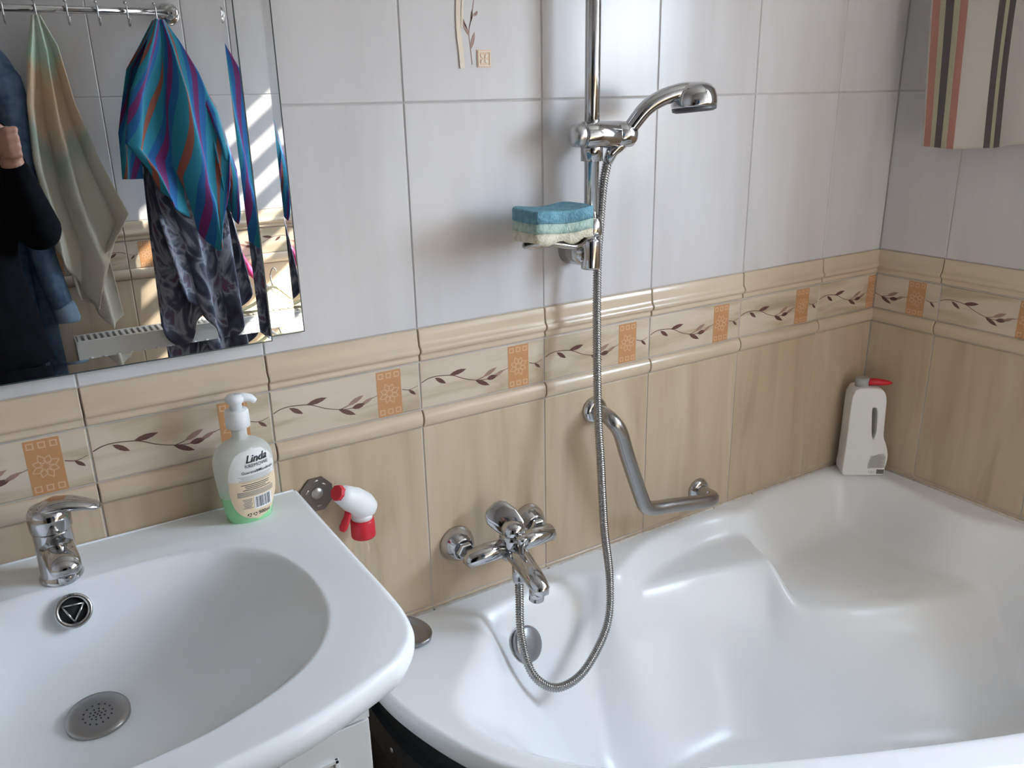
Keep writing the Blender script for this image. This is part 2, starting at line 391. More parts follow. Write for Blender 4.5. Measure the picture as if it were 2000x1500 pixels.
def decor_art(t):
    """raised vine, sprig and little square on one white tile (tile corner at x .50, z .35)"""
    def loc(p): return (p[0]-.5, p[1]-.35)
    def raised(name, polys, th, m):
        b = MB()
        for poly in polys:
            q = [loc(p) for p in poly]; k = len(q)
            b.add([(x, -th, z) for x, z in q]+[(x, .0, z) for x, z in q], [tuple(range(k))]+[(i, (i+1) % k, k+(i+1) % k, k+i) for i in range(k)])
        o = b.build(name, m, t, world=False); return o
    raised('relief_band', ribbon([(.6015, .397), (.600, .42), (.597, .45), (.598, .49), (.605, .53), (.600, .58), (.594, .63), (.598, .67)], .0085, .006), .0022, RELIEF)
    raised('relief_band', ribbon([(.603, .455), (.606, .49), (.615, .53), (.612, .58)], .003, .004), .0016, RELIEF)
    st = ribbon([(.6195, .402), (.6175, .425), (.6155, .447), (.620, .468), (.6265, .497), (.632, .54), (.626, .60), (.630, .66)], .0014, .001)
    st += ribbon([(.6165, .455), (.622, .470), (.631, .478)], .0012)
    raised('printed_sprig', st+[leaf((.6155, .443), (.6035, .466), .0055), leaf((.613, .452), (.6015, .474), .003), leaf((.620, .463), (.6225, .481), .004),
                                leaf((.626, .471), (.632, .4775), .004), leaf((.618, .424), (.6255, .449), .006), leaf((.630, .54), (.642, .575), .006), leaf((.628, .56), (.614, .59), .006)], .0004, BROWN2)
    raised('relief_square', [[(.628, .398), (.653, .398), (.653, .4235), (.628, .4235)]], .0015, PEACH)
    fr = frame(.6405, .4108, .022, .022, .0018)
    for k in range(4):
        a = math.pi/4+k*math.pi/2; fr.append(leaf((.6405+.0015*math.cos(a), .4108+.0015*math.sin(a)), (.6405+.0095*math.cos(a), .4108+.0095*math.sin(a)), .005))
    raised('relief_square_ornament', fr, .0024, RELIEF)

tiled_wall('wall_back', (0, 0, 0), 0, XL, XC, 0.0, decor=(.5, .35))
tiled_wall('wall_right', (XC, 0, 0), -math.pi/2, 0, -YF, .1625, hole=(-WY1, -WY0, H+WZ0, H+WZ1), thick=WTH)
tiled_wall('wall_front', (0, YF, 0), math.pi, -XC, -XL, -.28, zoff=.027)
tiled_wall('wall_left', (XL, 0, 0), math.pi/2, YF, 0, 0.0)
fl = MB(); fl.box((XL-.15, YF-.15, -.12), (XC+.15, .15, -.006)); flo = struct(fl.build('floor', GROUT, world=False))
FT = MB(); FT.box((.0015, .0015, -.006), (.3285, .3285, 0), bev=.001); FTM = FT.mesh('floor_tile', FLOORT)
for i in range(8):
    for j in range(5):
        child('floor_tile', FTM, flo, (XL+.33*i-.02, YF+.33*j-.02, 0))
cl = MB(); cl.box((XL-.15, YF-.15, H+ZC), (XC+.15, .15, H+ZC+.12)); struct(cl.build('ceiling', PLASTER, world=False))

# ------------------------------------------------------------------ window and blind
WX = XC+.215
wf = MB(); fw = .055
wf.box((WX, WY0, WZ0), (WX+.05, WY0+fw, WZ1)); wf.box((WX, WY1-fw, WZ0), (WX+.05, WY1, WZ1))
wf.box((WX, WY0+fw, WZ0), (WX+.05, WY1-fw, WZ0+fw)); wf.box((WX, WY0+fw, WZ1-.045), (WX+.05, WY1-fw, WZ1))
win = struct(wf.build('window_1', LACQ))
gp = MB(); gp.box((WX+.02, WY0+fw, WZ0+fw), (WX+.024, WY1-fw, WZ1-.045)); gp.build('glass_pane', PANE, win)
hd = MB(); hd.box((WX-.03, WY0+.012, .55), (WX-.001, WY0+.035, .68), bev=.004); hd.build('window_handle', LACQ, win)
sl = MB(); sl.box((XC-.04, WY0-.03, WZ0-.025), (WX-.001, WY1+.03, WZ0-.001), bev=.004); struct(sl.build('trim_1', LACQ))
bx = XC+.15
bl = thing('roller_blind', (bx, (WY0+WY1)/2, WZ1-.02), 'cream banded roller blind half lowered in the window', 'blind')
b = MB(); b.box((bx-.03, WY0+.01, 1.36), (bx+.03, WY1-.01, 1.435), bev=.008); b.build('headrail', LACQ, bl)
z = 1.238
b = MB(); b.box((bx-.001, WY0+.02, 1.238), (bx+.001, WY1-.02, 1.36)); b.build('fabric_band', BLINDF, bl)
while z > .72:
    b = MB(); b.box((bx-.0004, WY0+.02, z-.05), (bx+.0004, WY1-.02, z)); b.build('sheer_band', SHEER, bl)
    b = MB(); b.box((bx-.001, WY0+.02, z-.105), (bx+.001, WY1-.02, z-.05)); b.build('fabric_band', BLINDF, bl)
    z -= .105
b = MB(); b.box((bx-.008, WY0+.02, z-.02), (bx+.008, WY1-.02, z), bev=.004); b.build('bottom_bar', LACQ, bl)

# ------------------------------------------------------------------ bathtub
RIM = -.532
OPEN = spline([(.548, -.075), (.565, -.053), (.61, -.047), (.67, -.045), (.74, -.043), (.80, -.055), (.845, -.082), (.872, -.082), (.91, -.060), (.97, -.034), (1.05, -.018), (1.14, -.014), (1.21, -.026), (1.262, -.046),
               (1.30, -.034), (1.36, -.015), (1.45, -.010), (1.54, -.013), (1.60, -.034), (1.635, -.08), (1.648, -.14), (1.645, -.21), (1.63, -.29), (1.632, -.345), (1.655, -.40), (1.672, -.47), (1.675, -.60), (1.64, -.74),
               (1.50, -.845), (1.30, -.835), (1.09, -.764), (.88, -.672), (.665, -.566), (.53, -.489), (.450, -.408), (.405, -.32), (.408, -.25), (.45, -.195), (.515, -.135)], 5, True)
DEEP = spline([(.548, -.080), (.565, -.058), (.61, -.052), (.67, -.050), (.74, -.050), (.80, -.062), (.845, -.088), (.88, -.096), (1.01, -.108), (1.10, -.130), (1.16, -.148), (1.205, -.172), (1.235, -.215), (1.30, -.262), (1.383, -.297), (1.481, -.345),
               (1.56, -.368), (1.62, -.375), (1.655, -.41), (1.672, -.47), (1.675, -.60), (1.64, -.74),
               (1.50, -.845), (1.30, -.835), (1.09, -.764), (.88, -.672), (.665, -.566), (.53, -.489), (.450, -.408), (.405, -.32), (.408, -.25), (.45, -.195), (.515, -.135)], 5, True)
LOWER = spline([(.66, -.085), (.82, -.115), (.99, -.150), (1.09, -.205), (1.186, -.272), (1.28, -.340), (1.381, -.405), (1.48, -.448), (1.60, -.475), (1.66, -.53), (1.66, -.62), (1.62, -.73), (1.50, -.81), (1.30, -.80), (1.09, -.735), (.88, -.645), (.70, -.56), (.60, -.46), (.58, -.30), (.60, -.15)], 5, True)
FRONT = np.array(spline([(.336, -.001), (.336, -.12), (.347, -.21), (.380, -.32), (.422, -.40), (.50, -.488), (.62, -.575), (.80, -.680), (.985, -.775), (1.2, -.857), (1.42, -.895), (1.58, -.88), (1.70, -.83)], 10))
def tub_depth(X, Y):
    so_, si = sdf(X, Y, OPEN), sdf(X, Y, DEEP)
    r = .013; p = np.maximum(so_, 0); k1 = 2.3-1.25*sstep((.66-X)/.16)
    Do = k1*(p-r*(1-np.exp(-p/r)))
    q = np.maximum(si, 0); r2 = .010; k2 = 1.25-.35*sstep((.70-X)/.2)
    qe = q-r2*(1-np.exp(-q/r2)); con = sstep((X-.93)/.16)*sstep((1.60-X)/.12)   # contour line under the seat and arm rest
    lo_ = np.maximum(sdf(X, Y, LOWER), 0); lo_ = lo_-.012*(1-np.exp(-lo_/.012))
    Di = k2*qe*(1-con)+con*(1.15*smin(qe, qe*0+.085, .03)+1.0*lo_)
    side = (X-1.252)-(Y+.05)*.30           # which side of the line between arm rest and corner seat
    seatw = sstep((side+.012)/.034)
    shelf = .042+.008*np.sin((X-.87)*8)*(1-seatw)+seatw*(.062+.018*np.exp(-((X-1.45)**2+(Y+.17)**2)/.03))
    shelf = shelf+(.058-shelf)*sstep(si/.07)
    d = smin(Do, shelf+Di, .014+.045*seatw)
    return np.maximum(smin(d, np.full(X.shape, .300)-.010*(X-.6), .035), 0)
# columns: from a point on the back edge to a point on the front outline
nc, nr = 330, 190
seg = np.sqrt((np.diff(FRONT, axis=0)**2).sum(1)); cum = np.concatenate([[0], np.cumsum(seg)]); tt = np.linspace(0, 1, nc)
fx = np.interp(tt*cum[-1], cum, FRONT[:, 0]); fy = np.interp(tt*cum[-1], cum, FRONT[:, 1])
bxs = .336+(XC-.0015-.336)*(.35*tt+.65*tt**1.15); bxs[0] = .336
ss = np.linspace(0, 1, nr)[:, None]
GX = bxs[None, :]*(1-ss)+fx[None, :]*ss; GY = (-.0015)*(1-ss)+fy[None, :]*ss
GX = np.minimum(GX, XC-.0015)
DD = tub_depth(GX, GY)
for _ in range(9):                     # soften the moulded creases
    E_ = np.pad(DD, 1, mode='edge'); DD = (E_[1:-1, 1:-1]*2+E_[:-2, 1:-1]+E_[2:, 1:-1]+E_[1:-1, :-2]+E_[1:-1, 2:])/6
D2 = DD.copy()
for _ in range(320):                    # the foot end is moulded more softly
    E_ = np.pad(D2, 1, mode='edge'); D2 = (E_[1:-1, 1:-1]*2+E_[:-2, 1:-1]+E_[2:, 1:-1]+E_[1:-1, :-2]+E_[1:-1, 2:])/6
wl = sstep((.80-GX)/.15)*sstep((DD-.02)/.05); GZ = RIM-(DD*(1-wl)+D2*wl)
tx = np.gradient(fx); ty = np.gradient(fy); ln = np.sqrt(tx**2+ty**2); nx, ny = ty/ln, -tx/ln       # outward normal of the front outline
V = [(GX[i, j], GY[i, j], GZ[i, j]) for i in range(nr) for j in range(nc)]
rolls = [(.004, -.0012), (.0075, -.005), (.009, -.011), (.0085, -.030), (.005, -.036), (-.012, -.037)]
for out, dz in rolls:
    V += [(min(fx[j]+nx[j]*out, XC-.0015), min(fy[j]+ny[j]*out, -.0015), RIM+dz) for j in range(nc)]
F = [(i*nc+j, (i+1)*nc+j, (i+1)*nc+j+1, i*nc+j+1) for i in range(nr-1+len(rolls)) for j in range(nc-1)]
tub = thing('bathtub', (1.02, -.4, -H), 'white acrylic corner bathtub with arm rest and scooped corner seat', 'bathtub')
b = MB(); b.add(V, F, 0, True); b.build('basin', ACRYL, tub, clean=False)
b = MB(); vs = []
for z_ in (RIM-.034, -H+.001):
    vs += [(min(fx[j]-nx[j]*.022, XC-.004), min(fy[j]-ny[j]*.022, -.004), z_) for j in range(0, nc, 3)]
k = len(vs)//2; b.add(vs, [(j, j+1, k+j+1, k+j) for j in range(k-1)], 0, True)
b.build('apron', DARK, tub, clean=False)
# black mounting strap with screws on the apron beside the cabinet
b = MB()
def ap(j, out, z_): return (fx[j]-nx[j]*(.022-out), fy[j]-ny[j]*(.022-out), z_)
js = list(range(6, 96, 6))
for i in range(len(js)-1):
    a_, c_ = js[i], js[i+1]
    zt_ = -.645-.0*(i); vs = [ap(a_, .012, zt_), ap(c_, .012, zt_), ap(c_, .012, zt_-.06), ap(a_, .012, zt_-.06), ap(a_, .0, zt_), ap(c_, .0, zt_), ap(c_, .0, zt_-.06), ap(a_, .0, zt_-.06)]
    b.add(vs, [(0, 1, 2, 3), (4, 5, 1, 0), (3, 2, 6, 7)])
st = b.build('support_strap', mat('black_steel', (.025, .028, .032), .3), tub)
for j, z_ in ((24, -.672), (57, -.665), (57, -.69)):
    b = MB(); p = ap(j, .012, z_); b.lathe([(.005, -.001), (.005, .002), (.003, .0035)], p, (-nx[j]*-1, ny[j], 0), 10); b.build('screw', CHROME, st)
# overflow with its turning cap
ovc = Vector((.636, -.094, -.606)); ova = Vector((.25, -.85, .46)).normalized()
def tub_z(x, y): return RIM-float(tub_depth(np.array([[x]]), np.array([[y]]))[0, 0])
b = MB(); b.lathe([(.030, -.03), (.031, .004), (.033, .006), (.034, .010), (.033, .014), (.029, .0165), (.010, .0175), (.0, .0175)], ovc, ova, 32)
ov = b.build('overflow_cap', GREYMET, tub)
b = MB(); s_ = ova.cross(Vector((0, 0, 1))).normalized(); u_ = s_.cross(ova)
for k in range(5):
    p = ovc+ova*.0175+s_*(-.012+.006*k)+u_*(.010*math.sin(k*2.1)); b.lathe([(.0012, -.001), (.0012, .0008), (.0, .001)], p, ova, 8)
b.build('cap_studs', CHROME, ov)
# silicone bead along the walls, speckled with mould
SIL = ramp_noise(mat('silicone', (.7, .68, .65), .5), [(.30, (.06, .05, .045)), (.36, (.58, .53, .47)), (.7, (.70, .67, .63))], nscale=75, detail=6, rnd=False)
b = MB(); b.tube([(.345, -.0005, RIM+.0005), (XC-.002, -.0005, RIM+.0005)], .0035, 8); b.tube([(XC-.0005, -.002, RIM+.0005), (XC-.0005, -.82, RIM+.0005)], .0035, 8)
struct(b.build('trim_2', SIL))

# ------------------------------------------------------------------ washbasin and cabinet
CX = -.065; DK = -.225
half = [(.335, -.003), (.335, -.10), (.336, -.25), (.337, -.345), (.335, -.395), (.326, -.436), (.304, -.466), (.268, -.486), (.18, -.514), (.09, -.526), (0, -.530)]
hs = spline(half, 10); out = [(CX+x, y) for x, y in hs]+[(CX-x, y) for x, y in hs[-2::-1]]
out += [(CX-.335+.67*k/60, -.003) for k in range(1, 61)]
bowl_half = [(0, -.096), (.09, -.097), (.15, -.104), (.205, -.124), (.247, -.168), (.268, -.225), (.273, -.285), (.262, -.352), (.228, -.410), (.18, -.446), (.105, -.473), (.05, -.481), (0, -.483)]
bh = spline(bowl_half, 8); BOWL = [(CX+x, y) for x, y in bh]+[(CX-x, y) for x, y in bh[-2:0:-1]]
BC = (CX, -.217)
_a = np.array([math.atan2(y-BC[1], x-BC[0]) for x, y in BOWL]); _r = np.array([math.hypot(x-BC[0], y-BC[1]) for x, y in BOWL])
_o = np.argsort(_a); _a, _r = _a[_o], _r[_o]; _a = np.concatenate([_a-2*math.pi, _a, _a+2*math.pi]); _r = np.tile(_r, 3)
def sink_z(X, Y):
    rho = np.hypot(X-BC[0], Y-BC[1])/np.interp(np.arctan2(Y-BC[1], X-BC[0]), _a, _r)
    q = np.clip(rho, 0, 1)
    return DK-.138*(1-q**2.9)**1.2-.003*sstep((1.25-rho)/.25)
NO = len(out); per = np.array(out); cen = np.array((CX, -.27)); nrg = 95
rr = np.linspace(0, 1, nrg)[:, None]
SX = cen[0]+(per[:, 0][None, :]-cen[0])*rr; SY = cen[1]+(per[:, 1][None, :]-cen[1])*rr; SZ = sink_z(SX, SY)
V = [(SX[i, j], SY[i, j], SZ[i, j]) for i in range(nrg) for j in range(NO)]
edge = [(.003, -.0012), (.0062, -.0048), (.008, -.011), (.0075, -.020), (.003, -.034), (-.008, -.046), (-.026, -.054), (-.05, -.057)]
tx = np.gradient(per[:, 0]); ty = np.gradient(per[:, 1]); ln = np.sqrt(tx**2+ty**2)+1e-9; onx, ony = -ty/ln, tx/ln
sgn = np.sign((onx*(per[:, 0]-cen[0])+ony*(per[:, 1]-cen[1])).mean()); onx *= sgn; ony *= sgn
for o_, dz in edge:
    V += [(per[j, 0]+onx[j]*o_, min(per[j, 1]+ony[j]*o_, -.0015), DK-.0+dz) for j in range(NO)]
F = [(i*NO+j, (i+1)*NO+j, (i+1)*NO+j+1, i*NO+j+1) for i in range(nrg-1+len(edge)) for j in range(NO-1)]
# back edge closing strip
sink = thing('washbasin', (CX, -.25, DK-.057), 'white ceramic washbasin with rounded bowl standing on the white cabinet', 'washbasin')
b = MB(); b.add(V, F, 0, True)
i0 = [(nrg-1+k)*NO for k in range(len(edge)+1)]; i1 = [q+NO-1 for q in i0]
ob = b.build('basin', CERAMIC, sink)
b = MB(); b.box((CX-.334, -.0045, DK-.05), (CX+.334, -.0014, DK+.002), bev=.001); b.build('back_edge', CERAMIC, sink)
def sinkz1(x, y): return float(sink_z(np.array([[x]]), np.array([[y]]))[0, 0])
def sinkn(x, y, e=.004):
    return Vector((-(sinkz1(x+e, y)-sinkz1(x-e, y))/(2*e), -(sinkz1(x, y+e)-sinkz1(x, y-e))/(2*e), 1)).normalized()
dy = -.204; dz = sinkz1(-.06, dy)
dn = sinkn(-.06, dy, .03); dz += .004
b = MB(); b.lathe([(.037, -.006), (.0375, .003), (.0365, .0048), (.031, .0055), (.022, .0042), (.0, .0042)], (-.06, dy, dz), dn, 36); dr = b.build('drain', STEEL, sink)
b = MB(); s_ = dn.cross(Vector((0, 1, 0))).normalized(); u_ = s_.cross(dn)
for rad_, cnt in ((0, 1), (.0045, 6), (.009, 10), (.0165, 14)):
    for k in range(cnt):
        t = 2*math.pi*k/max(cnt, 1); p = Vector((-.06, dy, dz))+dn*.0043+s_*(rad_*math.cos(t))+u_*(rad_*math.sin(t)); b.lathe([(.0011, -.001), (.0011, .0003)], p, dn, 6)
b.build('drain_holes', BLACKHOLE, dr)
oy = -.110; oz = sinkz1(-.061, oy); on = (sinkn(-.061, oy, .012)+Vector((0, -.45, .35))).normalized()
oc_ = Vector((-.061, oy, oz))+on*.0065
b = MB(); b.lathe([(.0215, -.008), (.0225, .003), (.021, .0048), (.0175, .0045), (.0155, .001), (.0155, -.004)], oc_, on, 32, caps=False); ovr = b.build('overflow_ring', CHROME, sink)
b = MB(); b.lathe([(.0156, -.006), (.0156, -.0015), (0, -.0015)], oc_, on, 24); b.build('overflow_hole', BLACKHOLE, ovr)
b = MB(); s_ = on.cross(Vector((0, 0, 1))).normalized(); u_ = s_.cross(on)
tp = [oc_+on*.001+s_*(.0145*math.cos(a))+u_*(.0145*math.sin(a)) for a in (math.radians(35), math.radians(155), math.radians(275))]
for k in range(3): b.tube([tp[k], tp[(k+1) % 3]], .0016, 6)
b.build('overflow_grille', CHROME, ovr)
# basin mixer tap
tap = thing('basin_tap', (CX, -.072, DK), 'chrome single lever tap standing on the washbasin', 'tap')
fc = Vector((CX, -.072, DK-.004))
b = MB(); b.lathe([(.0265, 0), (.0268, .004), (.0245, .008), (.0235, .012), (.0232, .07), (.0236, .071)], fc, (0, 0, 1), 32); b.build('body', CHROME, tap)
b = MB(); b.lathe([(.0238, .0718), (.0250, .074), (.0256, .088), (.0248, .096), (.0210, .1025), (.012, .106), (0, .107)], fc, (0, 0, 1), 32, ax=1.0)
lv = b.build('lever_cap', CHROME, tap)
b = MB(); b.tube([fc+Vector((-.012, .004, .098)), fc+Vector((.006, -.002, .1035)), fc+Vector((.025, -.006, .103)), fc+Vector((.042, -.010, .099)), fc+Vector((.055, -.013, .0945)), fc+Vector((.060, -.014, .093))], [.018, .0215, .0195, .0155, .0115, .006], 16, flat=.42, up=(0, 0, 1))
b.build('lever', CHROME, lv)
b = MB(); b.tube([fc+Vector((.001, -.010, .050)), fc+Vector((.003, -.045, .053)), fc+Vector((.005, -.068, .053)), fc+Vector((.006, -.082, .050)), fc+Vector((.006, -.087, .046))], [.0205, .0200, .0192, .0175, .012], 20, flat=.66, up=(0, 0, 1))
sp = b.build('spout', CHROME, tap)
b = MB(); b.lathe([(.0105, .0), (.0105, .012), (.008, .0125)], fc+Vector((.005, -.070, .031)), (0, -.15, 1), 20); b.lathe([(.008, -.0005), (.008, .001)], fc+Vector((.005, -.070, .031)), (0, -.15, 1), 16, 1); b.build('aerator', [CHROME, BLACKHOLE], sp)
# cabinet
cab = thing('vanity_cabinet', (CX, -.2, -H), 'white lacquered cabinet under the washbasin with framed door', 'cabinet')
cx0, cx1, cy = CX-.297, CX+.297, -.345
b = MB(); b.box((cx0, cy, -H+.08), (cx0+.018, -.006, DK-.058)); b.box((cx1-.018, cy, -H+.08), (cx1, -.006, DK-.058)); b.box((cx0+.018, cy, -H+.08), (cx1-.018, -.006, -H+.098)); b.box((cx0+.018, -.014, -H+.098), (cx1-.018, -.006, -.42)); b.build('body', LACQ, cab)
b = MB(); b.box((cx0+.03, cy+.05, -H+.001), (cx1-.03, -.03, -H+.08)); b.build('plinth', LACQ, cab)
b = MB(); xs = np.linspace(cx0, cx1, 49); n_ = len(xs)          # the rail is cut away under the bowl
tops = [min(DK-.062, min(sinkz1(x, cy-.018), sinkz1(x, cy-.001))-.012) for x in xs]
vs = [(x, y_, z_) for y_ in (cy-.018, cy-.001) for x, t_ in zip(xs, tops) for z_ in (-.386, t_)]
b.add(vs, [(2*i, 2*i+2, 2*i+3, 2*i+1) for i in range(n_-1)]+[(2*n_+2*i, 2*n_+2*i+1, 2*n_+2*i+3, 2*n_+2*i+2) for i in range(n_-1)]+[(2*i+1, 2*i+3, 2*n_+2*i+3, 2*n_+2*i+1) for i in range(n_-1)]+[(2*i, 2*n_+2*i, 2*n_+2*i+2, 2*i+2) for i in range(n_-1)]+[(0, 1, 2*n_+1, 2*n_), (2*n_-2, 4*n_-2, 4*n_-1, 2*n_-1)])
b.build('top_rail', LACQ, cab)
for a_, c_ in ((cx0, CX-.0015), (CX+.0015, cx1)):
    b = MB(); b.box((a_, cy-.016, -H+.09), (c_, cy-.001, -.391), bev=.0015)
    dd = b.build('door', LACQ, cab)
    b = MB(); fx0, fx1, fz0, fz1 = a_+.045, c_-.045, -H+.14, -.43
    for q0, q1 in (((fx0, fz0), (fx1, fz0+.006)), ((fx0, fz1-.006), (fx1, fz1)), ((fx0, fz0), (fx0+.006, fz1)), ((fx1-.006, fz0), (fx1, fz1))):
        b.box((q0[0], cy-.0195, q0[1]), (q1[0], cy-.015, q1[1]), bev=.0012)
    b.build('panel_moulding', LACQ, dd)
    b = MB(); hx = CX+(-.03 if a_ < CX-.1 else .03); b.lathe([(.005, 0), (.005, .012), (.012, .018), (.011, .024), (0, .026)], (hx, cy-.016, -.60), (0, -1, 0), 16); b.build('knob', CHROME, dd)

# ------------------------------------------------------------------ mirror
mir = thing('wall_mirror', (CX, -.004, .026), 'large frameless mirror with cut glass edges above the washbasin', 'mirror')
def mirror_panel(name, x0, x1, z0, z1, yb, yf, bev, tilt):
    b = MB(); pr_ = bev*math.tan(math.radians(tilt)); tt_ = [(x0, z0), (x1, z0), (x1, z1), (x0, z1)]
    ii = [(x0+bev, z0+bev), (x1-bev, z0+bev), (x1-bev, z1-bev), (x0+bev, z1-bev)]
    vs = [(x, yb, z) for x, z in tt_]+[(x, yf-pr_, z) for x, z in tt_]
    b.add(vs, [(k, (k+1) % 4, 4+(k+1) % 4, 4+k) for k in range(4)]+[(3, 2, 1, 0)], 1)
    for k in range(4):
        a, c = tt_[k], tt_[(k+1) % 4]; d, e = ii[(k+1) % 4], ii[k]
        b.add([(a[0], yf-pr_, a[1]), (c[0], yf-pr_, c[1]), (d[0], yf, d[1]), (e[0], yf, e[1])], [(0, 1, 2, 3)], 0)
    b.add([(x, yf, z) for x, z in ii], [(0, 1, 2, 3)], 0)
    for (p, q), (r, t) in (((x0-.002, z0-.002), (x1+.002, z0)), ((x0-.002, z1), (x1+.002, z1+.002)), ((x0-.002, z0), (x0, z1)), ((x1, z0), (x1+.002, z1))):
        b.box((p, yb, q), (r, yf-pr_+.0005, t), 1)
    return b.build(name, [MIRROR, MIREDGE], mir, clean=False)
mirror_panel('rear_glass', CX-.376, CX+.376, .030, .86, -.001, -.006, .011, 3.0)
mirror_panel('front_glass', CX-.325, CX+.325, .025, .855, -.007, -.012, .015, 2.3)

# ------------------------------------------------------------------ shower rail, hand shower, hose, sponge
RX, RY = .808, -.060
rail = thing('shower_rail', (RX, RY, .075), 'vertical chrome shower rail fixed to the tiles above the bathtub', 'shower rail')
b = MB(); b.tube([(RX, RY, .078), (RX, RY, .80)], .0125, 24); b.build('rail_tube', CHROME, rail)
for z_ in (.098, .77):
    b = MB(); b.tube([(RX, -.0, z_), (RX, RY*.55, z_), (RX, RY-.002, z_)], [.026, .024, .0205], 24, flat=1.02, up=(0, 0, 1))
    b.lathe([(.0165, -.026), (.0172, -.022), (.0172, .022), (.0165, .026)], (RX, RY, z_), n=24); b.build('wall_bracket', CHROME, rail)
sd = MB(); sd.lathe([(.0205, 0), (.0215, .003), (.0215, .062), (.0205, .063), (.0205, .0645), (.0215, .0655), (.0205, .092), (.015, .098), (0, .099)], (.784, RY-.006, .294), (1, -.12, -.02), 28); sl_ = sd.build('slider', CHROME, rail)
b = MB(); b.lathe([(.0, -.020), (.010, -.019), (.017, -.015), (.0195, -.008), (.0195, .0), (.018, .003)], (.781, RY-.006, .294), (1, -.12, -.02), 24); b.build('clamp_knob', mat('satin_chrome', (.60, .60, .61), .3, 1.0), sl_)
b = MB(); b.lathe([(.0185, -.02), (.0185, .02)], (RX, RY, .272), n=24); b.build('slider_collar', CHROME, rail)
# soap dish on the rail with the sponge
dish = thing('soap_dish', (RX, RY, .125), 'chrome soap dish with wavy rim clamped to the shower rail', 'soap dish')
b = MB(); b.lathe([(.0165, .128), (.0195, .131), (.0200, .136), (.0195, .150), (.0175, .158), (.0150, .160)], (RX, RY, 0), n=24); b.build('clamp_collar', CHROME, dish)
b = MB(); b.tube([(RX-.004, RY-.012, .133), (RX-.03, RY-.022, .131), (RX-.06, RY-.034, .129)], [.012, .011, .009], 12, flat=.35, up=(0, 0, 1)); b.build('arm', CHROME, dish)
b = MB(); ring = []
for k in range(49):
    t = 2*math.pi*k/48; ring.append((.712+.056*math.cos(t), -.092+.037*math.sin(t), .133+.005*math.cos(3*t+.6)))
b.tube(ring, .0030, 8, caps=False); b.build('rim', CHROME, dish)
b = MB(); vs = [(.712, -.092, .125)]+[(.712+.056*q*math.cos(2*math.pi*k/32), -.092+.037*q*math.sin(2*math.pi*k/32), z_+.006*q*math.cos(6*math.pi*k/32+.6)) for q, z_ in ((.55, .1255), (.85, .128), (1, .133)) for k in range(32)]
b.add(vs, [(0, 1+k, 1+(k+1) % 32) for k in range(32)]+[(1+r*32+k, 1+r*32+(k+1) % 32, 1+(r+1)*32+(k+1) % 32, 1+(r+1)*32+k) for r in range(2) for k in range(32)], 0, True); b.build('tray', CHROME, dish)
SPB = ramp_noise(mat('sponge_blue', (.1, .3, .4), .95), [(.35, (.12, .27, .35)), (.6, (.18, .37, .45))], nscale=90, rnd=False, bump=1.0, bump_scale=260)
SPG = ramp_noise(mat('sponge_green', (.4, .55, .45), .95), [(.35, (.30, .43, .37)), (.6, (.47, .58, .50))], nscale=90, rnd=False, bump=1.0, bump_scale=260)
SPC = ramp_noise(mat('sponge_cream', (.6, .55, .4), .95), [(.35, (.56, .51, .38)), (.6, (.72, .67, .53))], nscale=90, rnd=False, bump=1.0, bump_scale=260)
sg = thing('bath_sponge', (.712, -.092, .131), 'blue, green and cream layered bath sponge lying in the soap dish', 'sponge')
spo = [(x-.008, y) for x, y in spline([(.655, -.122), (.662, -.132), (.685, -.1315), (.71, -.127), (.735, -.131), (.762, -.130), (.772, -.122), (.778, -.092), (.774, -.060), (.762, -.050), (.72, -.052), (.68, -.046), (.668, -.050), (.658, -.062), (.656, -.09)], 4, True)]
lay = [('cream_layer', SPC, .136, .152), ('green_layer', SPG, .1522, .1675), ('blue_layer', SPB, .1677, .187)]
for nm, m, z0, z1 in lay:
    b = MB(); k = len(spo); vs = []
    prof = [(0.0, z0), (1, z0), (1.0, z1)] if nm != 'blue_layer' else [(0, z0), (1, z0), (1, z1-.003), (.97, z1)]
    for q, z_ in prof[1:]:
        for i, (x, y) in enumerate(spo):
            wv = .004*math.sin(x*120)+.003*math.sin(y*140) if z_ == .136 else 0
            vs.append((.715+(x-.715)*q, -.09+(y+.09)*q, z_+wv+.002*math.sin(x*60)))
    n_ = len(prof)-1
    b.add(vs, [(r*k+i, r*k+(i+1) % k, (r+1)*k+(i+1) % k, (r+1)*k+i) for r in range(n_-1) for i in range(k)], 0, True)
    b.add(vs[:k], [tuple(range(k-1, -1, -1))]); b.add(vs[-k:], [tuple(range(k))]); b.build(nm, m, sg)
# hand shower
hsw = thing('hand_shower', (.866, -.075, .275), 'chrome hand shower with dome head resting in the rail slider', 'hand shower')
hp = spline([(.852, -.074, .276), (.866, -.078, .293), (.876, -.086, .311), (.890, -.098, .333), (.913, -.108, .348), (.945, -.117, .357), (.972, -.123, .358)], 5)
b = MB(); b.tube(hp, list(np.linspace(.0115, .0145, len(hp))), 18); b.build('handle', CHROME, hsw)
hc = Vector((.973, -.122, .3335)); ha = Vector((-.05, .07, 1)).normalized()
b = MB(); b.lathe([(.0370, -.001), (.0380, .004), (.0378, .014), (.0350, .025), (.0280, .033), (.0165, .0375), (0, .039)], hc, ha, 36); hd_ = b.build('head', CHROME, hsw)
b = MB(); b.lathe([(0, -.009), (.030, -.009), (.0362, -.0065), (.0372, -.001), (.025, .0)], hc, ha, 36); fp = b.build('spray_face', mat('dark_grey_plastic', (.09, .09, .095), .4), hd_)
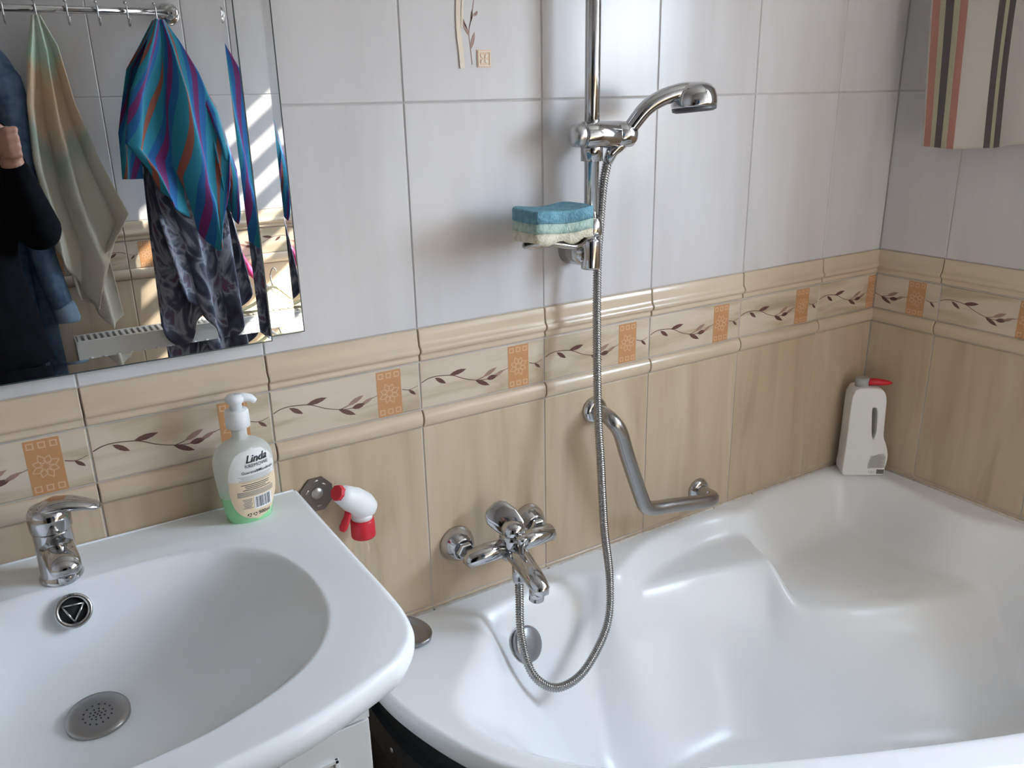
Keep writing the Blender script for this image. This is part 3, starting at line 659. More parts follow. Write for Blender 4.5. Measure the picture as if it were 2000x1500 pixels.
# hose
hose = thing('shower_hose', (.63, -.1, -.45), 'ribbed metal shower hose hanging in a loop from hand shower to bath mixer', 'hose')
path = [(.850, -.074, .274), (.839, -.070, .262), (.836, -.063, .238), (.835, -.057, .210), (.834, -.053, .163), (.829, -.052, .072), (.822, -.062, -.047), (.811, -.082, -.184), (.808, -.096, -.278), (.812, -.105, -.412), (.818, -.117, -.519), (.788, -.150, -.587), (.722, -.182, -.628), (.672, -.193, -.642), (.632, -.187, -.638), (.606, -.165, -.608), (.608, -.130, -.553), (.620, -.108, -.49), (.6235, -.102, -.452)]
dense = np.array(spline(path, 60)); sgl = np.sqrt((np.diff(dense, axis=0)**2).sum(1)); cm = np.concatenate([[0], np.cumsum(sgl)])
nl = int(cm[-1]/.0011); qs = np.linspace(0, cm[-1], nl); hpts = np.stack([np.interp(qs, cm, dense[:, k]) for k in range(3)], 1)
b = MB(); b.tube([tuple(p) for p in hpts], [.0072+.0012*math.sin(2*math.pi*q/.0044) for q in qs], 10); b.build('ribbed_tube', HOSEM, hose, clean=False)
b = MB(); b.tube([(.858, -.075, .281), (.850, -.074, .274), (.841, -.071, .265), (.8365, -.066, .248)], [.0125, .012, .010, .0085], 16); b.build('conical_nut', CHROME, hose)
b = MB(); b.lathe([(.009, -.012), (.0115, -.010), (.0115, .006), (.0105, .008)], (.6235, -.102, -.452), n=16); b.build('hex_nut', CHROME, hose)

# ------------------------------------------------------------------ bath mixer
mx = thing('bath_mixer', (.631, -.01, -.41), 'chrome wall mounted bath mixer with two round wall flanges', 'bath mixer')
MZ = -.411; MY = -.062
for x_ in (.5535, .7085):
    b = MB(); b.lathe([(.0335, .0), (.0335, .003), (.0315, .010), (.026, .021), (.0205, .028), (.0185, .030), (.0185, .026)], (x_, -.0005, MZ), (0, -1, 0), 36); fl_ = b.build('wall_flange', CHROME, mx)
    b = MB(); b.lathe([(.0165, .024), (.0172, .026), (.0172, .040), (.015, .042)], (x_, -.0005, MZ), (0, -1, 0), 6, sm=False); b.build('union_nut', CHROME, fl_)
    sgx = 1 if x_ < .63 else -1
    b = MB(); b.tube([(x_-sgx*.014, MY+.004, MZ), (x_-sgx*.010, MY-.001, MZ), (x_+sgx*.03, MY-.002, MZ+.001), (x_+sgx*.066, MY-.004, MZ+.001)], [.009, .0165, .0175, .0175], 20, flat=.98, up=(0, 0, 1)); b.build('inlet_arm', CHROME, mx)
b = MB(); b.lathe([(.020, -.025), (.0235, -.018), (.0235, .018), (.0225, .026), (.019, .028)], (.631, MY-.004, MZ+.004), (0, -.18, 1), 28); b.build('valve_body', CHROME, mx)
b = MB(); b.lathe([(.0215, .0285), (.0225, .031), (.0215, .041), (.0155, .049), (0, .052)], (.631, MY-.004, MZ+.004), (0, -.18, 1), 28); lc = b.build('lever_cap', CHROME, mx)
b = MB(); b.tube([(.637, -.086, -.381), (.633, -.078, -.372), (.623, -.064, -.358), (.612, -.050, -.346), (.607, -.042, -.339), (.605, -.039, -.336)], [.012, .021, .027, .0265, .020, .010], 22, flat=.20, up=(-.45, -.74, .5)); b.build('lever', CHROME, lc)
b = MB(); b.tube([(.631, MY-.008, MZ-.004), (.629, MY-.040, MZ-.010), (.626, MY-.075, MZ-.018), (.624, MY-.098, MZ-.025), (.6235, MY-.112, MZ-.032), (.623, MY-.116, MZ-.040)], [.021, .020, .0185, .0178, .0155, .011], 22, flat=.86, up=(0, 0, 1)); sp = b.build('spout', CHROME, mx)
b = MB(); b.lathe([(.0135, -.022), (.0135, .006)], (.6235, MY-.098, MZ-.036), (0, -.12, 1), 20); b.lathe([(.011, -.0225), (.011, -.020)], (.6235, MY-.098, MZ-.036), (0, -.12, 1), 16, 1); b.build('aerator', [CHROME, BLACKHOLE], sp)
b = MB(); b.lathe([(.012, -.034), (.0125, 0)], (.6235, -.102, MZ-.012), n=20); b.build('hose_outlet', CHROME, mx)
b = MB(); b.lathe([(.006, 0), (.006, .016), (.0105, .018), (.0110, .028), (.009, .031), (0, .032)], (.629, MY-.042, MZ+.008), (0, -.1, 1), 18); b.build('diverter_knob', CHROME, mx)

# ------------------------------------------------------------------ grab bar, wall plate
gb = thing('grab_bar', (.865, -.01, -.22), 'angled chrome grab bar on the beige tiles behind the hose', 'grab bar')
gp_ = spline([(.865, -.004, -.219), (.864, -.035, -.219), (.866, -.056, -.226), (.880, -.063, -.250), (.897, -.064, -.300), (.917, -.064, -.352), (.936, -.064, -.400), (.948, -.064, -.424), (.972, -.064, -.436), (1.02, -.064, -.444), (1.09, -.064, -.457), (1.130, -.062, -.464), (1.149, -.050, -.468), (1.155, -.030, -.471), (1.155, -.004, -.471)], 6)
b = MB(); b.tube(gp_, .0148, 20); b.build('bar', mat('bar_chrome', (.40, .39, .38), .26, 1.0), gb)
for x_, z_ in ((.865, -.219), (1.155, -.471)):
    b = MB(); b.lathe([(.027, 0), (.027, .002), (.0245, .009), (.019, .0125), (.013, .0135)], (x_, -.0005, z_), (0, -1, 0), 32); b.build('flange', CHROME, gb)
wp = thing('wall_bracket_plate', (.306, -.001, -.24), 'small tarnished octagonal metal mounting plate on the beige tiles', 'mounting plate')
b = MB(); R8 = [(.306+.0285*math.cos(math.pi/8+k*math.pi/4), -.2425+.031*math.sin(math.pi/8+k*math.pi/4)) for k in range(8)]
b.add([(x, -.0005, z_) for x, z_ in R8]+[(x, -.0035, z_) for x, z_ in R8], [tuple(range(8, 16))]+[(k, (k+1) % 8, 8+(k+1) % 8, 8+k) for k in range(8)]); b.build('plate', DARKMET, wp)
b = MB(); b.lathe([(.010, .003), (.0095, .0055), (0, .006)], (.306, -.0005, -.240), (0, -1, 0), 20); b.build('centre_screw', mat('worn_steel', (.5, .46, .42), .4, .9), wp)
for dx, dz_, an in ((-.016, .006, .9), (0, .022, 0), (.012, .014, -.6), (.002, -.022, 0)):
    b = MB(); c_ = Vector((.306+dx, -.0035, -.2405+dz_)); d_ = Vector((math.cos(an), 0, math.sin(an)))*.004; b.tube([c_-d_, c_+d_], .0016, 8); b.build('slot', mat('worn_steel', (.5, .46, .42), .4, .9), wp)

# ------------------------------------------------------------------ soap pump bottle
soap = thing('soap_bottle', (.188, -.052, DK-.003), 'pump bottle of pale green hand soap standing on the washbasin', 'soap bottle', rz=math.radians(2))
BP = [(0, .0), (.0275, .0), (.0315, .003), (.034, .012), (.0375, .035), (.0412, .065), (.0428, .088), (.0415, .104), (.0360, .115), (.0280, .122), (.019, .1265), (.0125, .1295), (.0108, .133), (.0108, .147)]
def bz(h): return float(np.interp(h, [p[1]+1e-9*i for i, p in enumerate(BP)], [p[0] for p in BP]))
def bdep(h): return .62 if h < .112 else .62+.38*min(1, (h-.112)/.019)
def bsurf(x, h, off=0.0):
    a = bz(h); t = max(-.98, min(.98, x/a)); return (x, -(a*bdep(h))*math.sqrt(1-t*t)-off, h)
def bottle_body(name, prof, scale, m, top=None):
    b = MB(); n = 40; vs = []; pf = [p for p in spline(prof, 3)]
    for r, h in pf:
        for j in range(n):
            t = 2*math.pi*j/n; vs.append((r*scale*math.cos(t), r*scale*bdep(h)*math.sin(t), h))
    k = len(pf); b.add(vs, [(i*n+j, i*n+(j+1) % n, (i+1)*n+(j+1) % n, (i+1)*n+j) for i in range(k-1) for j in range(n)], 0, True)
    b.add(vs[-n:], [tuple(range(n))])
    b.m = [1 if max(b.v[i][2] for i in f_i) < .053 and isinstance(m, list) else 0 for f_i in b.f]
    return b.build(name, m, soap, world=False)
bottle_body('bottle_shell', BP, 1.0, [MILKY, CLEARG])
bottle_body('liquid', [(0, .0025), (.026, .0025), (.030, .005), (.033, .012), (.0358, .030), (.0380, .048), (.0385, .052), (0, .0525)], .97, LIQUID)
b = MB(); b.lathe([(.0155, .1465), (.0170, .1475), (.0165, .170), (.0150, .173)], n=28); b.build('collar', WPLAST, soap, world=False)
b = MB(); b.lathe([(.0085, .171), (.0085, .181), (.0110, .183), (.0130, .1855), (.0135, .190), (.0105, .1945), (0, .196)], n=24)
b.tube([(.0, 0, .1885), (.012, -.002, .1890), (.021, -.004, .1865), (.027, -.005, .181)], [.008, .007, .0058, .004], 12); b.build('pump_head', WPLAST, soap, world=False)
b = MB(); b.lathe([(.004, .02), (.004, .14)], n=10); b.lathe([(.0078, .105), (.0078, .147)], n=14); b.build('dip_tube', WPLAST, soap, world=False)
LCX, LCZ = .006, .064
def lab_w(h):
    t = (h-LCZ)/.056; return .0355*max(0, 1-abs(t)**2.8)**.5
b = MB(); nh, nw = 28, 16; vs = []
for i in range(nh+1):
    h = LCZ-.056+.112*i/nh; wv = max(lab_w(h), .002)
    for j in range(nw+1): vs.append(bsurf(LCX+wv*(2*j/nw-1), h, .0005))
for i in range(nh):
    mi = 0 if i > 15 else 1
    b.add([vs[q] for q in (i*(nw+1)+j+d for j in range(nw+1) for d in (0, nw+1))], [(2*j, 2*j+2, 2*j+3, 2*j+1) for j in range(nw)], mi, True)
lab = b.build('label', [LABELW, LABELO], soap, world=False); lab['label'] = 'white and apricot printed label'
def on_label(b, v, f, cx, h, mi=0):
    b.add([bsurf(LCX+cx+p[0], h+p[1], .0009 if len(v) < 40 else .0015) for p in v], f, mi)
def strip(b, cx, h, wd, ht, mi=0):
    n = max(2, int(wd/.004)); vs = [(-wd/2+wd*i/n, s*ht/2) for i in range(n+1) for s in (-1, 1)]
    on_label(b, vs, [(2*i, 2*i+2, 2*i+3, 2*i+1) for i in range(n)], cx, h, mi)
b = MB()
for txt, sz, h, sh, bo in (('Linda', .0150, .1040, .35, .0003), ('KREMOWE', .0072, .0943, 0, 0), ('Guarana&Marakuja', .0062, .0850, 0, .00004)):
    v, f = text_flat(txt, sz, sh, bo); on_label(b, v, f, .006 if sz > .006 else .004, h)
v, f = text_flat('500ml', .0074, .1, .0001); on_label(b, v, f, .010, .0172)
for k in range(6): strip(b, .002+.001*(k % 2), .079-.0019*k, .050-.004*(k % 3), .0005, 1)
for k in range(4): strip(b, .001+.002*(k % 2), .066-.0028*k, .042-.006*(k % 3), .0010, 0)
for k in range(5): strip(b, .001, .0545-.0017*k, .054, .0009, 1)
for k in range(7): strip(b, -.013, .0425-.0024*k, .014-.002*(k % 3), .0011, 1)
strip(b, .010, .0345, .028, .021, 2)
x_ = -.002; rnd = random.Random(3)
while x_ < .0215:
    wd = rnd.choice((.0004, .0007, .0011)); strip(b, x_+wd/2, .035, wd, .0175, 0); x_ += wd+rnd.choice((.0004, .0006, .0009))
for cx_ in (-.012, -.004):
    for k in range(3):
        a = k*2.094; q = ribbon([(.0024*math.cos(a), .0024*math.sin(a)), (.0024*math.cos(a+.9), .0024*math.sin(a+.9)), (.0024*math.cos(a+1.5), .0024*math.sin(a+1.5))], .0012)
        for p in q: on_label(b, p, [(0, 1, 2, 3)], cx_, .0165)
b.build('label_print', [INK, GREYINK, mat('barcode_white', (.85, .85, .85), .5)], lab, world=False, clean=False)

# ------------------------------------------------------------------ spray bottle behind the basin
spr = thing('spray_bottle', (.366, -.036, RIM), 'clear spray bottle with white and red trigger head behind the washbasin', 'spray bottle')
sx, sy, so2 = .366, -.036, RIM
b = MB(); b.lathe([(.0, .001), (.025, .001), (.027, .005), (.027, .15), (.0262, .165), (.022, .19), (.014, .215), (.0115, .225), (.0115, .236)], (sx, sy, so2), n=28, ay=.95, caps=False); b.build('bottle', CLEARP, spr)
b = MB(); b.lathe([(.0195, .212), (.0202, .214), (.0195, .241), (.0175, .244)], (sx, sy, so2+.0), n=28); b.build('collar', RED, spr)
nd = Vector((-.86, -.30, 0)).normalized(); c0 = Vector((sx, sy, so2))
b = MB(); pts = [c0-nd*.022+Vector((0, 0, .246)), c0-nd*.015+Vector((0, 0, .256)), c0-nd*.002+Vector((0, 0, .266)), c0+nd*.015+Vector((0, 0, .283)), c0+nd*.032+Vector((0, 0, .297)), c0+nd*.042+Vector((0, 0, .304))]
b.tube(pts, [.007, .0175, .0235, .0215, .0170, .0135], 20); b.lathe([(.017, .242), (.0165, .258)], c0, n=20); b.build('trigger_housing', WPLAST, spr)
b = MB(); b.tube([pts[-1]-nd*.002, pts[-1]+nd*.005+Vector((0, 0, .004))], [.0132, .0126], 8, sm=False); b.build('nozzle', RED, spr)
b = MB(); b.tube([c0+nd*.024+Vector((0, 0, .276)), c0+nd*.030+Vector((0, 0, .258)), c0+nd*.040+Vector((0, 0, .243)), c0+nd*.043+Vector((0, 0, .238))], [.006, .007, .0085, .005], 12, flat=.6, up=(0, 0, 1)); b.build('trigger', RED, spr)
# grey dish on the tub rim
dsh = thing('grey_dish', (.425, -.05, RIM), 'shallow oval grey metal dish on the bathtub rim half hidden by the washbasin', 'dish')
b = MB(); b.lathe([(0, .004), (.036, .004), (.043, .009), (.0455, .016), (.0475, .016), (.045, .007), (.037, .001), (0, .001)], (0, 0, 0), n=36, ax=.72, ay=1.05); o = b.build('bowl', GREYMET, dsh, world=False)
dsh.rotation_euler = (0, 0, .35)

# ------------------------------------------------------------------ white cleaner bottle in the corner
clb = thing('cleaner_bottle', (1.640, -.062, RIM), 'white plastic cleaner bottle with handle hole and red spout in the tub corner', 'bottle', rz=math.radians(-36))
OUT = spline([(-.047, 0), (.0, -.0), (.045, 0), (.0495, .022), (.0525, .045), (.051, .062), (.044, .085), (.037, .103), (.035, .14), (.034, .17), (.0325, .196), (.027, .213), (.016, .222), (-.010, .2245), (-.036, .222), (-.043, .212), (-.0475, .192), (-.0485, .103), (-.049, .05)], 4, True)
HOLE = spline([(.003, .170), (.0075, .1755), (.013, .172), (.0165, .15), (.0180, .115), (.0155, .098), (.0115, .098), (.0075, .120)], 4, True)
bm = bmesh.new(); ed = []
for lp in (OUT, HOLE):
    vs = [bm.verts.new((p[0], -.0255, max(p[1], .0005))) for p in lp]; ed += [bm.edges.new((vs[i], vs[(i+1) % len(vs)])) for i in range(len(vs))]
bmesh.ops.triangle_fill(bm, edges=ed, use_beauty=True)
ret = bmesh.ops.extrude_face_region(bm, geom=list(bm.faces)); bmesh.ops.translate(bm, vec=(0, .051, 0), verts=[g for g in ret['geom'] if isinstance(g, bmesh.types.BMVert)])
bmesh.ops.recalc_face_normals(bm, faces=bm.faces)
rim_e = [e for e in bm.edges if len(e.link_faces) == 2 and e.calc_face_angle(0) > math.radians(60)]
bmesh.ops.bevel(bm, geom=rim_e, offset=.0035, segments=3, affect='EDGES', profile=.6)
b = MB(); b.bm(bm, 0, True); bo = b.build('jug', mat('jug_plastic', (.83, .82, .80), .4), clb, world=False); smooth_by_angle(bo, 35)
b = MB(); b.lathe([(.0155, .218), (.0155, .242), (.0135, .2435), (0, .2435)], (-.020, 0, 0), n=24); b.build('cap', GREYP, clb, world=False)
b = MB(); b.tube([(-.012, 0, .232), (.004, -.002, .2335), (.022, -.003, .2325), (.038, -.004, .2315), (.047, -.005, .231)], [.0105, .0105, .0095, .0065, .003], 16, flat=.82, up=(0, 0, 1)); b.build('spout', RED, clb, world=False)
b = MB(); yv = -.0258
lp = [(.0075+.0, .034), (.010, .043), (.018, .052), (.030, .0575), (.042, .058), (.0475, .050), (.0475, .0225), (.0075, .0195)]
b.poly([(x, yv-.0002, z_) for x, z_ in lp], 0)
for k in range(9): b.box((.011, yv-.0006, .0235+.0035*k), (.044-.003*(k % 3), yv-.0004, .0245+.0035*k), 1)
for k in range(8): b.box((.030+.0022*k, yv-.0006, .006), (.0313+.0022*k, yv-.0004, .0175), 2)
v, f = text_flat('1,5 l', .008); b.add([(p[0]+.017, yv-.0006, p[1]+.0105) for p in v], f, 1)
b.build('label', [mat('label_grey', (.52, .51, .49), .5), GREYINK, INK], clb, world=False, clean=False)

# ------------------------------------------------------------------ hanging cloths
def cloth_mat(name, build):
    m = mat(name, (.5, .5, .5), .95, sheen=.2); N, L, bs = nt(m); build(N, L, bs)
    n2 = N.new('ShaderNodeTexNoise'); n2.inputs['Scale'].default_value = 450; tc = N.new('ShaderNodeTexCoord'); L.new(tc.outputs['Object'], n2.inputs['Vector'])
    bp = N.new('ShaderNodeBump'); bp.inputs['Strength'].default_value = .35; bp.inputs['Distance'].default_value = .003
    L.new(n2.outputs['Fac'], bp.inputs['Height']); L.new(bp.outputs[0], bs.inputs['Normal']); return m
def stripes(N, L, bs, cols, axis=(1, 0), period=1.0, wob=0.0, uvname='UVMap'):
    """cols: (start, colour) over one period of the coordinate axis.uv"""
    uv = N.new('ShaderNodeUVMap'); uv.uv_map = uvname; dp = N.new('ShaderNodeVectorMath'); dp.operation = 'DOT_PRODUCT'
    dp.inputs[1].default_value = (axis[0]/period, axis[1]/period, 0); L.new(uv.outputs[0], dp.inputs[0])
    fr = N.new('ShaderNodeMath'); fr.operation = 'FRACT'; L.new(dp.outputs['Value'], fr.inputs[0])
    cr = N.new('ShaderNodeValToRGB'); cr.color_ramp.interpolation = 'CONSTANT'; e = cr.color_ramp.elements
    while len(e) < len(cols): e.new(.5)
    for el, (p, c) in zip(e, cols): el.position = p; el.color = (*c, 1)
    L.new(fr.outputs[0], cr.inputs[0]); L.new(cr.outputs[0], bs.inputs['Base Color'])
def cloth(name, m, parent, left, right, bottom, y, folds, amp, nu=60, nv=60, th=.004, uvs=(1, 1), phase=0.0, ysign=1, lean=0.0):
    """left/right: outline points (v, x); bottom: list of (u, z); top z in left[0]; a pleated hanging sheet"""
    b = []; uvl = []
    lv = np.array([p[0] for p in left]); lx = np.array([p[1] for p in left]); rv = np.array([p[0] for p in right]); rx = np.array([p[1] for p in right])
    bu = np.array([p[0] for p in bottom]); bz_ = np.array([p[1] for p in bottom]); ztop = cloth.top
    def ip(x, xs, ys): return float(np.interp(x, xs, ys))
    for i in range(nv+1):
        v = i/nv
        for j in range(nu+1):
            u = j/nu; xl, xr = ip(v, lv, lx), ip(v, rv, rx)
            pl_ = math.sin(2*math.pi*(folds*u)+phase+.8*math.sin(v*3))
            x = xl+(xr-xl)*(u+.25/folds*math.sin(4*math.pi*folds*u+phase)*.25)
            zb_ = ip(u, bu, bz_); z_ = ztop+(zb_-ztop)*v
            a = amp*min(1, .25+v*1.6)
            b.append((x, y+lean*v+ysign*(a*pl_)+.004*math.sin(9*v+5*u), z_+H)); uvl.append((u*uvs[0], v*uvs[1]))
    me = bpy.data.meshes.new(name); fs = [(i*(nu+1)+j, i*(nu+1)+j+1, (i+1)*(nu+1)+j+1, (i+1)*(nu+1)+j) for i in range(nv) for j in range(nu)]
    off = world_loc(parent) if parent else Vector((0, 0, 0))
    me.from_pydata([tuple(Vector(p)-off) for p in b], [], fs); uvm = me.uv_layers.new(name='UVMap')
    for lp in me.loops: uvm.data[lp.index].uv = uvl[lp.vertex_index]
    me.materials.append(m); me.polygons.foreach_set('use_smooth', [True]*len(me.polygons)); me.update()
    o = bpy.data.objects.new(name, me); COL.objects.link(o)
    if parent: o.parent = parent
    sm_ = o.modifiers.new('thickness', 'SOLIDIFY'); sm_.thickness = th; sm_.offset = 0
    return o
# striped kitchen towel on the right wall, hung over a small bar
GREYC, OLIVE, TERRA, OAT = (.115, .098, .10), (.47, .44, .29), (.46, .205, .155), (.60, .55, .485)
def tw1(N, L, bs):
    cols = [(0, TERRA), (.045, OAT), (.085, TERRA), (.130, OLIVE), (.165, GREYC), (.220, OLIVE), (.258, TERRA), (.305, OAT), (.470, GREYC), (.508, OLIVE), (.535, GREYC), (.572, OAT), (.760, TERRA), (.805, OLIVE), (.835, GREYC), (.885, OAT)]
    stripes(N, L, bs, cols, (1, 0), 1.0)
TOW1 = cloth_mat('striped_linen', tw1)
tbar = thing('towel_bar', (XC-.03, -.24, .74), 'short chrome towel bar on the white tiles beside the window', 'towel bar')
b = MB(); b.tube([(XC-.045, -.05, .74), (XC-.045, -.46, .74)], .006, 12); b.build('bar', CHROME, tbar)
for y_ in (-.06, -.45):
    b = MB(); b.tube([(XC-.001, y_, .74), (XC-.045, y_, .74)], [.012, .008], 12); b.build('bracket', CHROME, tbar)
ktw = thing('striped_towel', (XC-.045, -.22, .25), 'oatmeal linen towel with terracotta, olive and grey stripes on the right wall', 'towel')
cloth.top = .75
# cloth() runs along x; build it in x and turn it to run along -y
def turned_cloth(name, m, y0, y1, z_top, bottom, xoff, folds, amp, uvs, phase=0, ubase=0.0, edge=None):
    nu, nv = 80, 50; vs = []; uvl = []
    bu = [p[0] for p in bottom]; bz_ = [p[1] for p in bottom]
    for i in range(nv+1):
        v = i/nv
        for j in range(nu+1):
            u = j/nu; sway = .004*math.sin(v*6+u*5)
            yy = y0+(y1-y0)*(u*(1+.0*v))-.028*v+sway
            zz = z_top+(float(np.interp(u, bu, bz_))-z_top)*v
            xx = xoff+amp*(.35+.65*v)*math.sin(2*math.pi*folds*u+phase+.7*v)+.006*v*math.sin(3*u+7*v)
            vs.append((xx, yy, zz)); uvl.append((ubase+u*uvs, v))
    b = MB(); b.add(vs, [(i*(nu+1)+j, i*(nu+1)+j+1, (i+1)*(nu+1)+j+1, (i+1)*(nu+1)+j) for i in range(nv) for j in range(nu)], 0, True)
    o = b.build(name, m, ktw, clean=False); uvm = o.data.uv_layers.new(name='UVMap')
    for lp in o.data.loops: uvm.data[lp.index].uv = uvl[lp.vertex_index]
    s = o.modifiers.new('thickness', 'SOLIDIFY'); s.thickness = .002; s.offset = 0; return o
turned_cloth('front_fall', TOW1, -.072, -.39, .752, [(0, .238), (.25, .235), (.5, .240), (.62, .248), (.75, .25), (1, .245)], XC-.055, 2.4, .006, .93, .6, .075)
turned_cloth('rear_fall', TOW1, -.052, -.35, .752, [(0, .392), (.2, .392), (.5, .40), (1, .40)], XC-.030, 2.0, .004, .95, 0, .0)
b = MB(); vs = []
for k in range(9):
    a = math.pi*k/8
    for y_ in (-.072, -.38): vs.append((XC-.0425-.0125*math.cos(a), y_, .752+.0125*math.sin(a)))
b.add(vs, [(2*k, 2*k+1, 2*k+3, 2*k+2) for k in range(8)], 0, True); b.build('fold_over_bar', mat('oatmeal_linen', OAT, .95), ktw)

# ------------------------------------------------------------------ opposite wall (seen in the mirror)
YR = YF+.055
hr = thing('hook_rail', (.1, YF, .597), 'chrome rail with sliding hooks on the wall facing the mirror', 'hook rail')
b = MB(); b.tube([(-.40, YR, .597), (.495, YR, .597)], .0095, 16); b.build('rail_tube', CHROME, hr)
for x_ in (-.40, .495):
    b = MB(); b.lathe([(.030, 0), (.030, .004), (.027, .010), (.016, .014), (.013, .018), (.013, .058), (.016, .062), (.010, .068), (0, .069)], (x_, YF+.0005, .597), (0, 1, 0), 24); b.build('wall_mount', CHROME, hr)
hooks = [.449-.0741*k for k in range(11)]
for x_ in hooks:
    pts = spline([(x_, YR-.004, .617), (x_, YR+.010, .612), (x_, YR+.0125, .598), (x_, YR+.0125, .575), (x_, YR+.016, .562), (x_, YR+.026, .558), (x_, YR+.033, .566), (x_, YR+.034, .574)], 3)
    b = MB(); b.tube(pts, .0024, 8); b.ball((x_, YR+.034, .575), .0038); b.ball((x_, YR-.004, .619), .0042); b.build('hook', CHROME, hr)
# towels
def tw2(N, L, bs):
    uv = N.new('ShaderNodeUVMap'); uv.uv_map = 'UVMap'; no = N.new('ShaderNodeTexNoise'); no.inputs['Scale'].default_value = 3.2; no.inputs['Detail'].default_value = 3
    sp_ = N.new('ShaderNodeSeparateXYZ'); L.new(uv.outputs[0], sp_.inputs[0]); L.new(uv.outputs[0], no.inputs['Vector'])
    ad = N.new('ShaderNodeMath'); ad.operation = 'MULTIPLY_ADD'; ad.inputs[1].default_value = .30; L.new(no.outputs['Fac'], ad.inputs[0]); L.new(sp_.outputs['Y'], ad.inputs[2])
    cr = N.new('ShaderNodeValToRGB'); e = cr.color_ramp.elements
    st_ = [(.13, (.50, .52, .42)), (.28, (.40, .54, .42)), (.36, (.60, .42, .27)), (.56, (.58, .46, .33)), (.64, (.37, .44, .38)), (.72, (.55, .54, .44)), (1.0, (.60, .56, .46))]
    while len(e) < len(st_): e.new(.5)
    for el, (p, c) in zip(e, st_): el.position = p; el.color = (*c, 1)
    L.new(ad.outputs[0], cr.inputs[0]); L.new(cr.outputs[0], bs.inputs['Base Color'])
TOW2 = cloth_mat('cream_green_terry', tw2)
ctw = thing('cream_towel', (.151, YR+.03, -.25), 'cream terry towel with faded orange and green motifs on the hook rail', 'towel')
cloth.top = .578
cloth('outer_fall', TOW2, ctw, [(0, .140), (.15, .112), (.35, .088), (.6, .075), (1, .088)], [(0, .158), (.12, .185), (.35, .200), (.6, .235), (.85, .285), (1, .225)],
      [(0, -.02), (.25, -.10), (.55, -.20), (.72, -.155), (.85, -.06), (1, -.03)], YR+.045, 2.0, .018, uvs=(1, 1), phase=.4)
cloth('rear_fall', TOW2, ctw, [(0, .140), (.2, .11), (.6, .09), (1, .12)], [(0, .158), (.2, .178), (.6, .21), (1, .232)], [(0, -.16), (.4, -.20), (.7, -.272), (1, -.235)], YR+.008, 1.5, .010, uvs=(1, 1), phase=1.4)
CYAN, BLUE, PURP, RUST = (.015, .19, .27), (.01, .10, .28), (.15, .02, .12), (.26, .075, .05)
def tw3(N, L, bs):
    stripes(N, L, bs, [(0, CYAN), (.26, RUST), (.38, CYAN), (.58, BLUE), (.70, PURP), (.84, BLUE)], (1, .62), .40)
TOW3 = cloth_mat('blue_striped_terry', tw3)
btw = thing('blue_striped_towel', (.449, YR+.03, -.06), 'turquoise terry towel with purple and rust stripes on the hook rail', 'towel')
cloth.top = .575
cloth('front_fall', TOW3, btw, [(0, .437), (.15, .400), (.4, .340), (.7, .300), (.85, .345), (1, .372)], [(0, .460), (.12, .490), (.3, .525), (.6, .562), (.8, .575), (1, .560)],
      [(0, .12), (.2, .075), (.45, .02), (.68, -.06), (.8, -.045), (1, .12)], YR+.050, 1.6, .017, uvs=(1.0, .9), phase=.2, lean=.062)
cloth('side_fall', TOW3, btw, [(0, .452), (.2, .47), (.6, .54), (1, .548)], [(0, .466), (.2, .51), (.45, .572), (.8, .604), (1, .592)], [(0, .10), (.4, .04), (.7, .01), (1, .06)], YR+.030, 1.2, .010, uvs=(.7, 1.0), phase=2.0, lean=.062)
cloth('rear_fall', TOW3, btw, [(0, .437), (.3, .345), (.7, .295), (1, .285)], [(0, .460), (.3, .46), (1, .45)], [(0, .155), (1, .145)], YR+.006, 1.2, .008, uvs=(.8, .8), phase=1.0)
def tw4(N, L, bs):
    uv = N.new('ShaderNodeUVMap'); uv.uv_map = 'UVMap'; no = N.new('ShaderNodeTexNoise'); no.inputs['Scale'].default_value = 4.5; no.inputs['Distortion'].default_value = 1.6
    L.new(uv.outputs[0], no.inputs['Vector']); cr = N.new('ShaderNodeValToRGB'); e = cr.color_ramp.elements
    st_ = [(.30, (.03, .028, .05)), (.46, (.075, .08, .115)), (.56, (.30, .31, .36)), (.64, (.10, .09, .13)), (.74, (.22, .05, .09))]
    while len(e) < len(st_): e.new(.5)
    for el, (p, c) in zip(e, st_): el.position = p; el.color = (*c, 1)
    L.new(no.outputs['Fac'], cr.inputs[0]); L.new(cr.outputs[0], bs.inputs['Base Color'])
TOW4 = cloth_mat('dark_tie_dye', tw4)
dtw = thing('dark_patterned_towel', (.45, YR+.01, -.34), 'dark violet and grey patterned towel hanging below the turquoise towel', 'towel')
cloth.top = .56
cloth('front_fall', TOW4, dtw, [(0, .440), (.3, .37), (.6, .345), (1, .385)], [(0, .456), (.3, .50), (.6, .555), (1, .552)], [(0, -.17), (.3, -.23), (.6, -.33), (.8, -.335), (1, -.29)], YR+.022, 2.2, .009, uvs=(1, 2), phase=.9, lean=.098)
cloth('rear_fall', TOW4, dtw, [(0, .438), (.4, .345), (.7, .325), (1, .312)], [(0, .456), (.3, .50), (.7, .575), (1, .60)], [(0, -.26), (.22, -.35), (.35, -.29), (.5, -.24), (.8, -.25), (1, -.20)], YR+.002, 1.6, .006, uvs=(1.2, 2), phase=2.2, lean=.096)
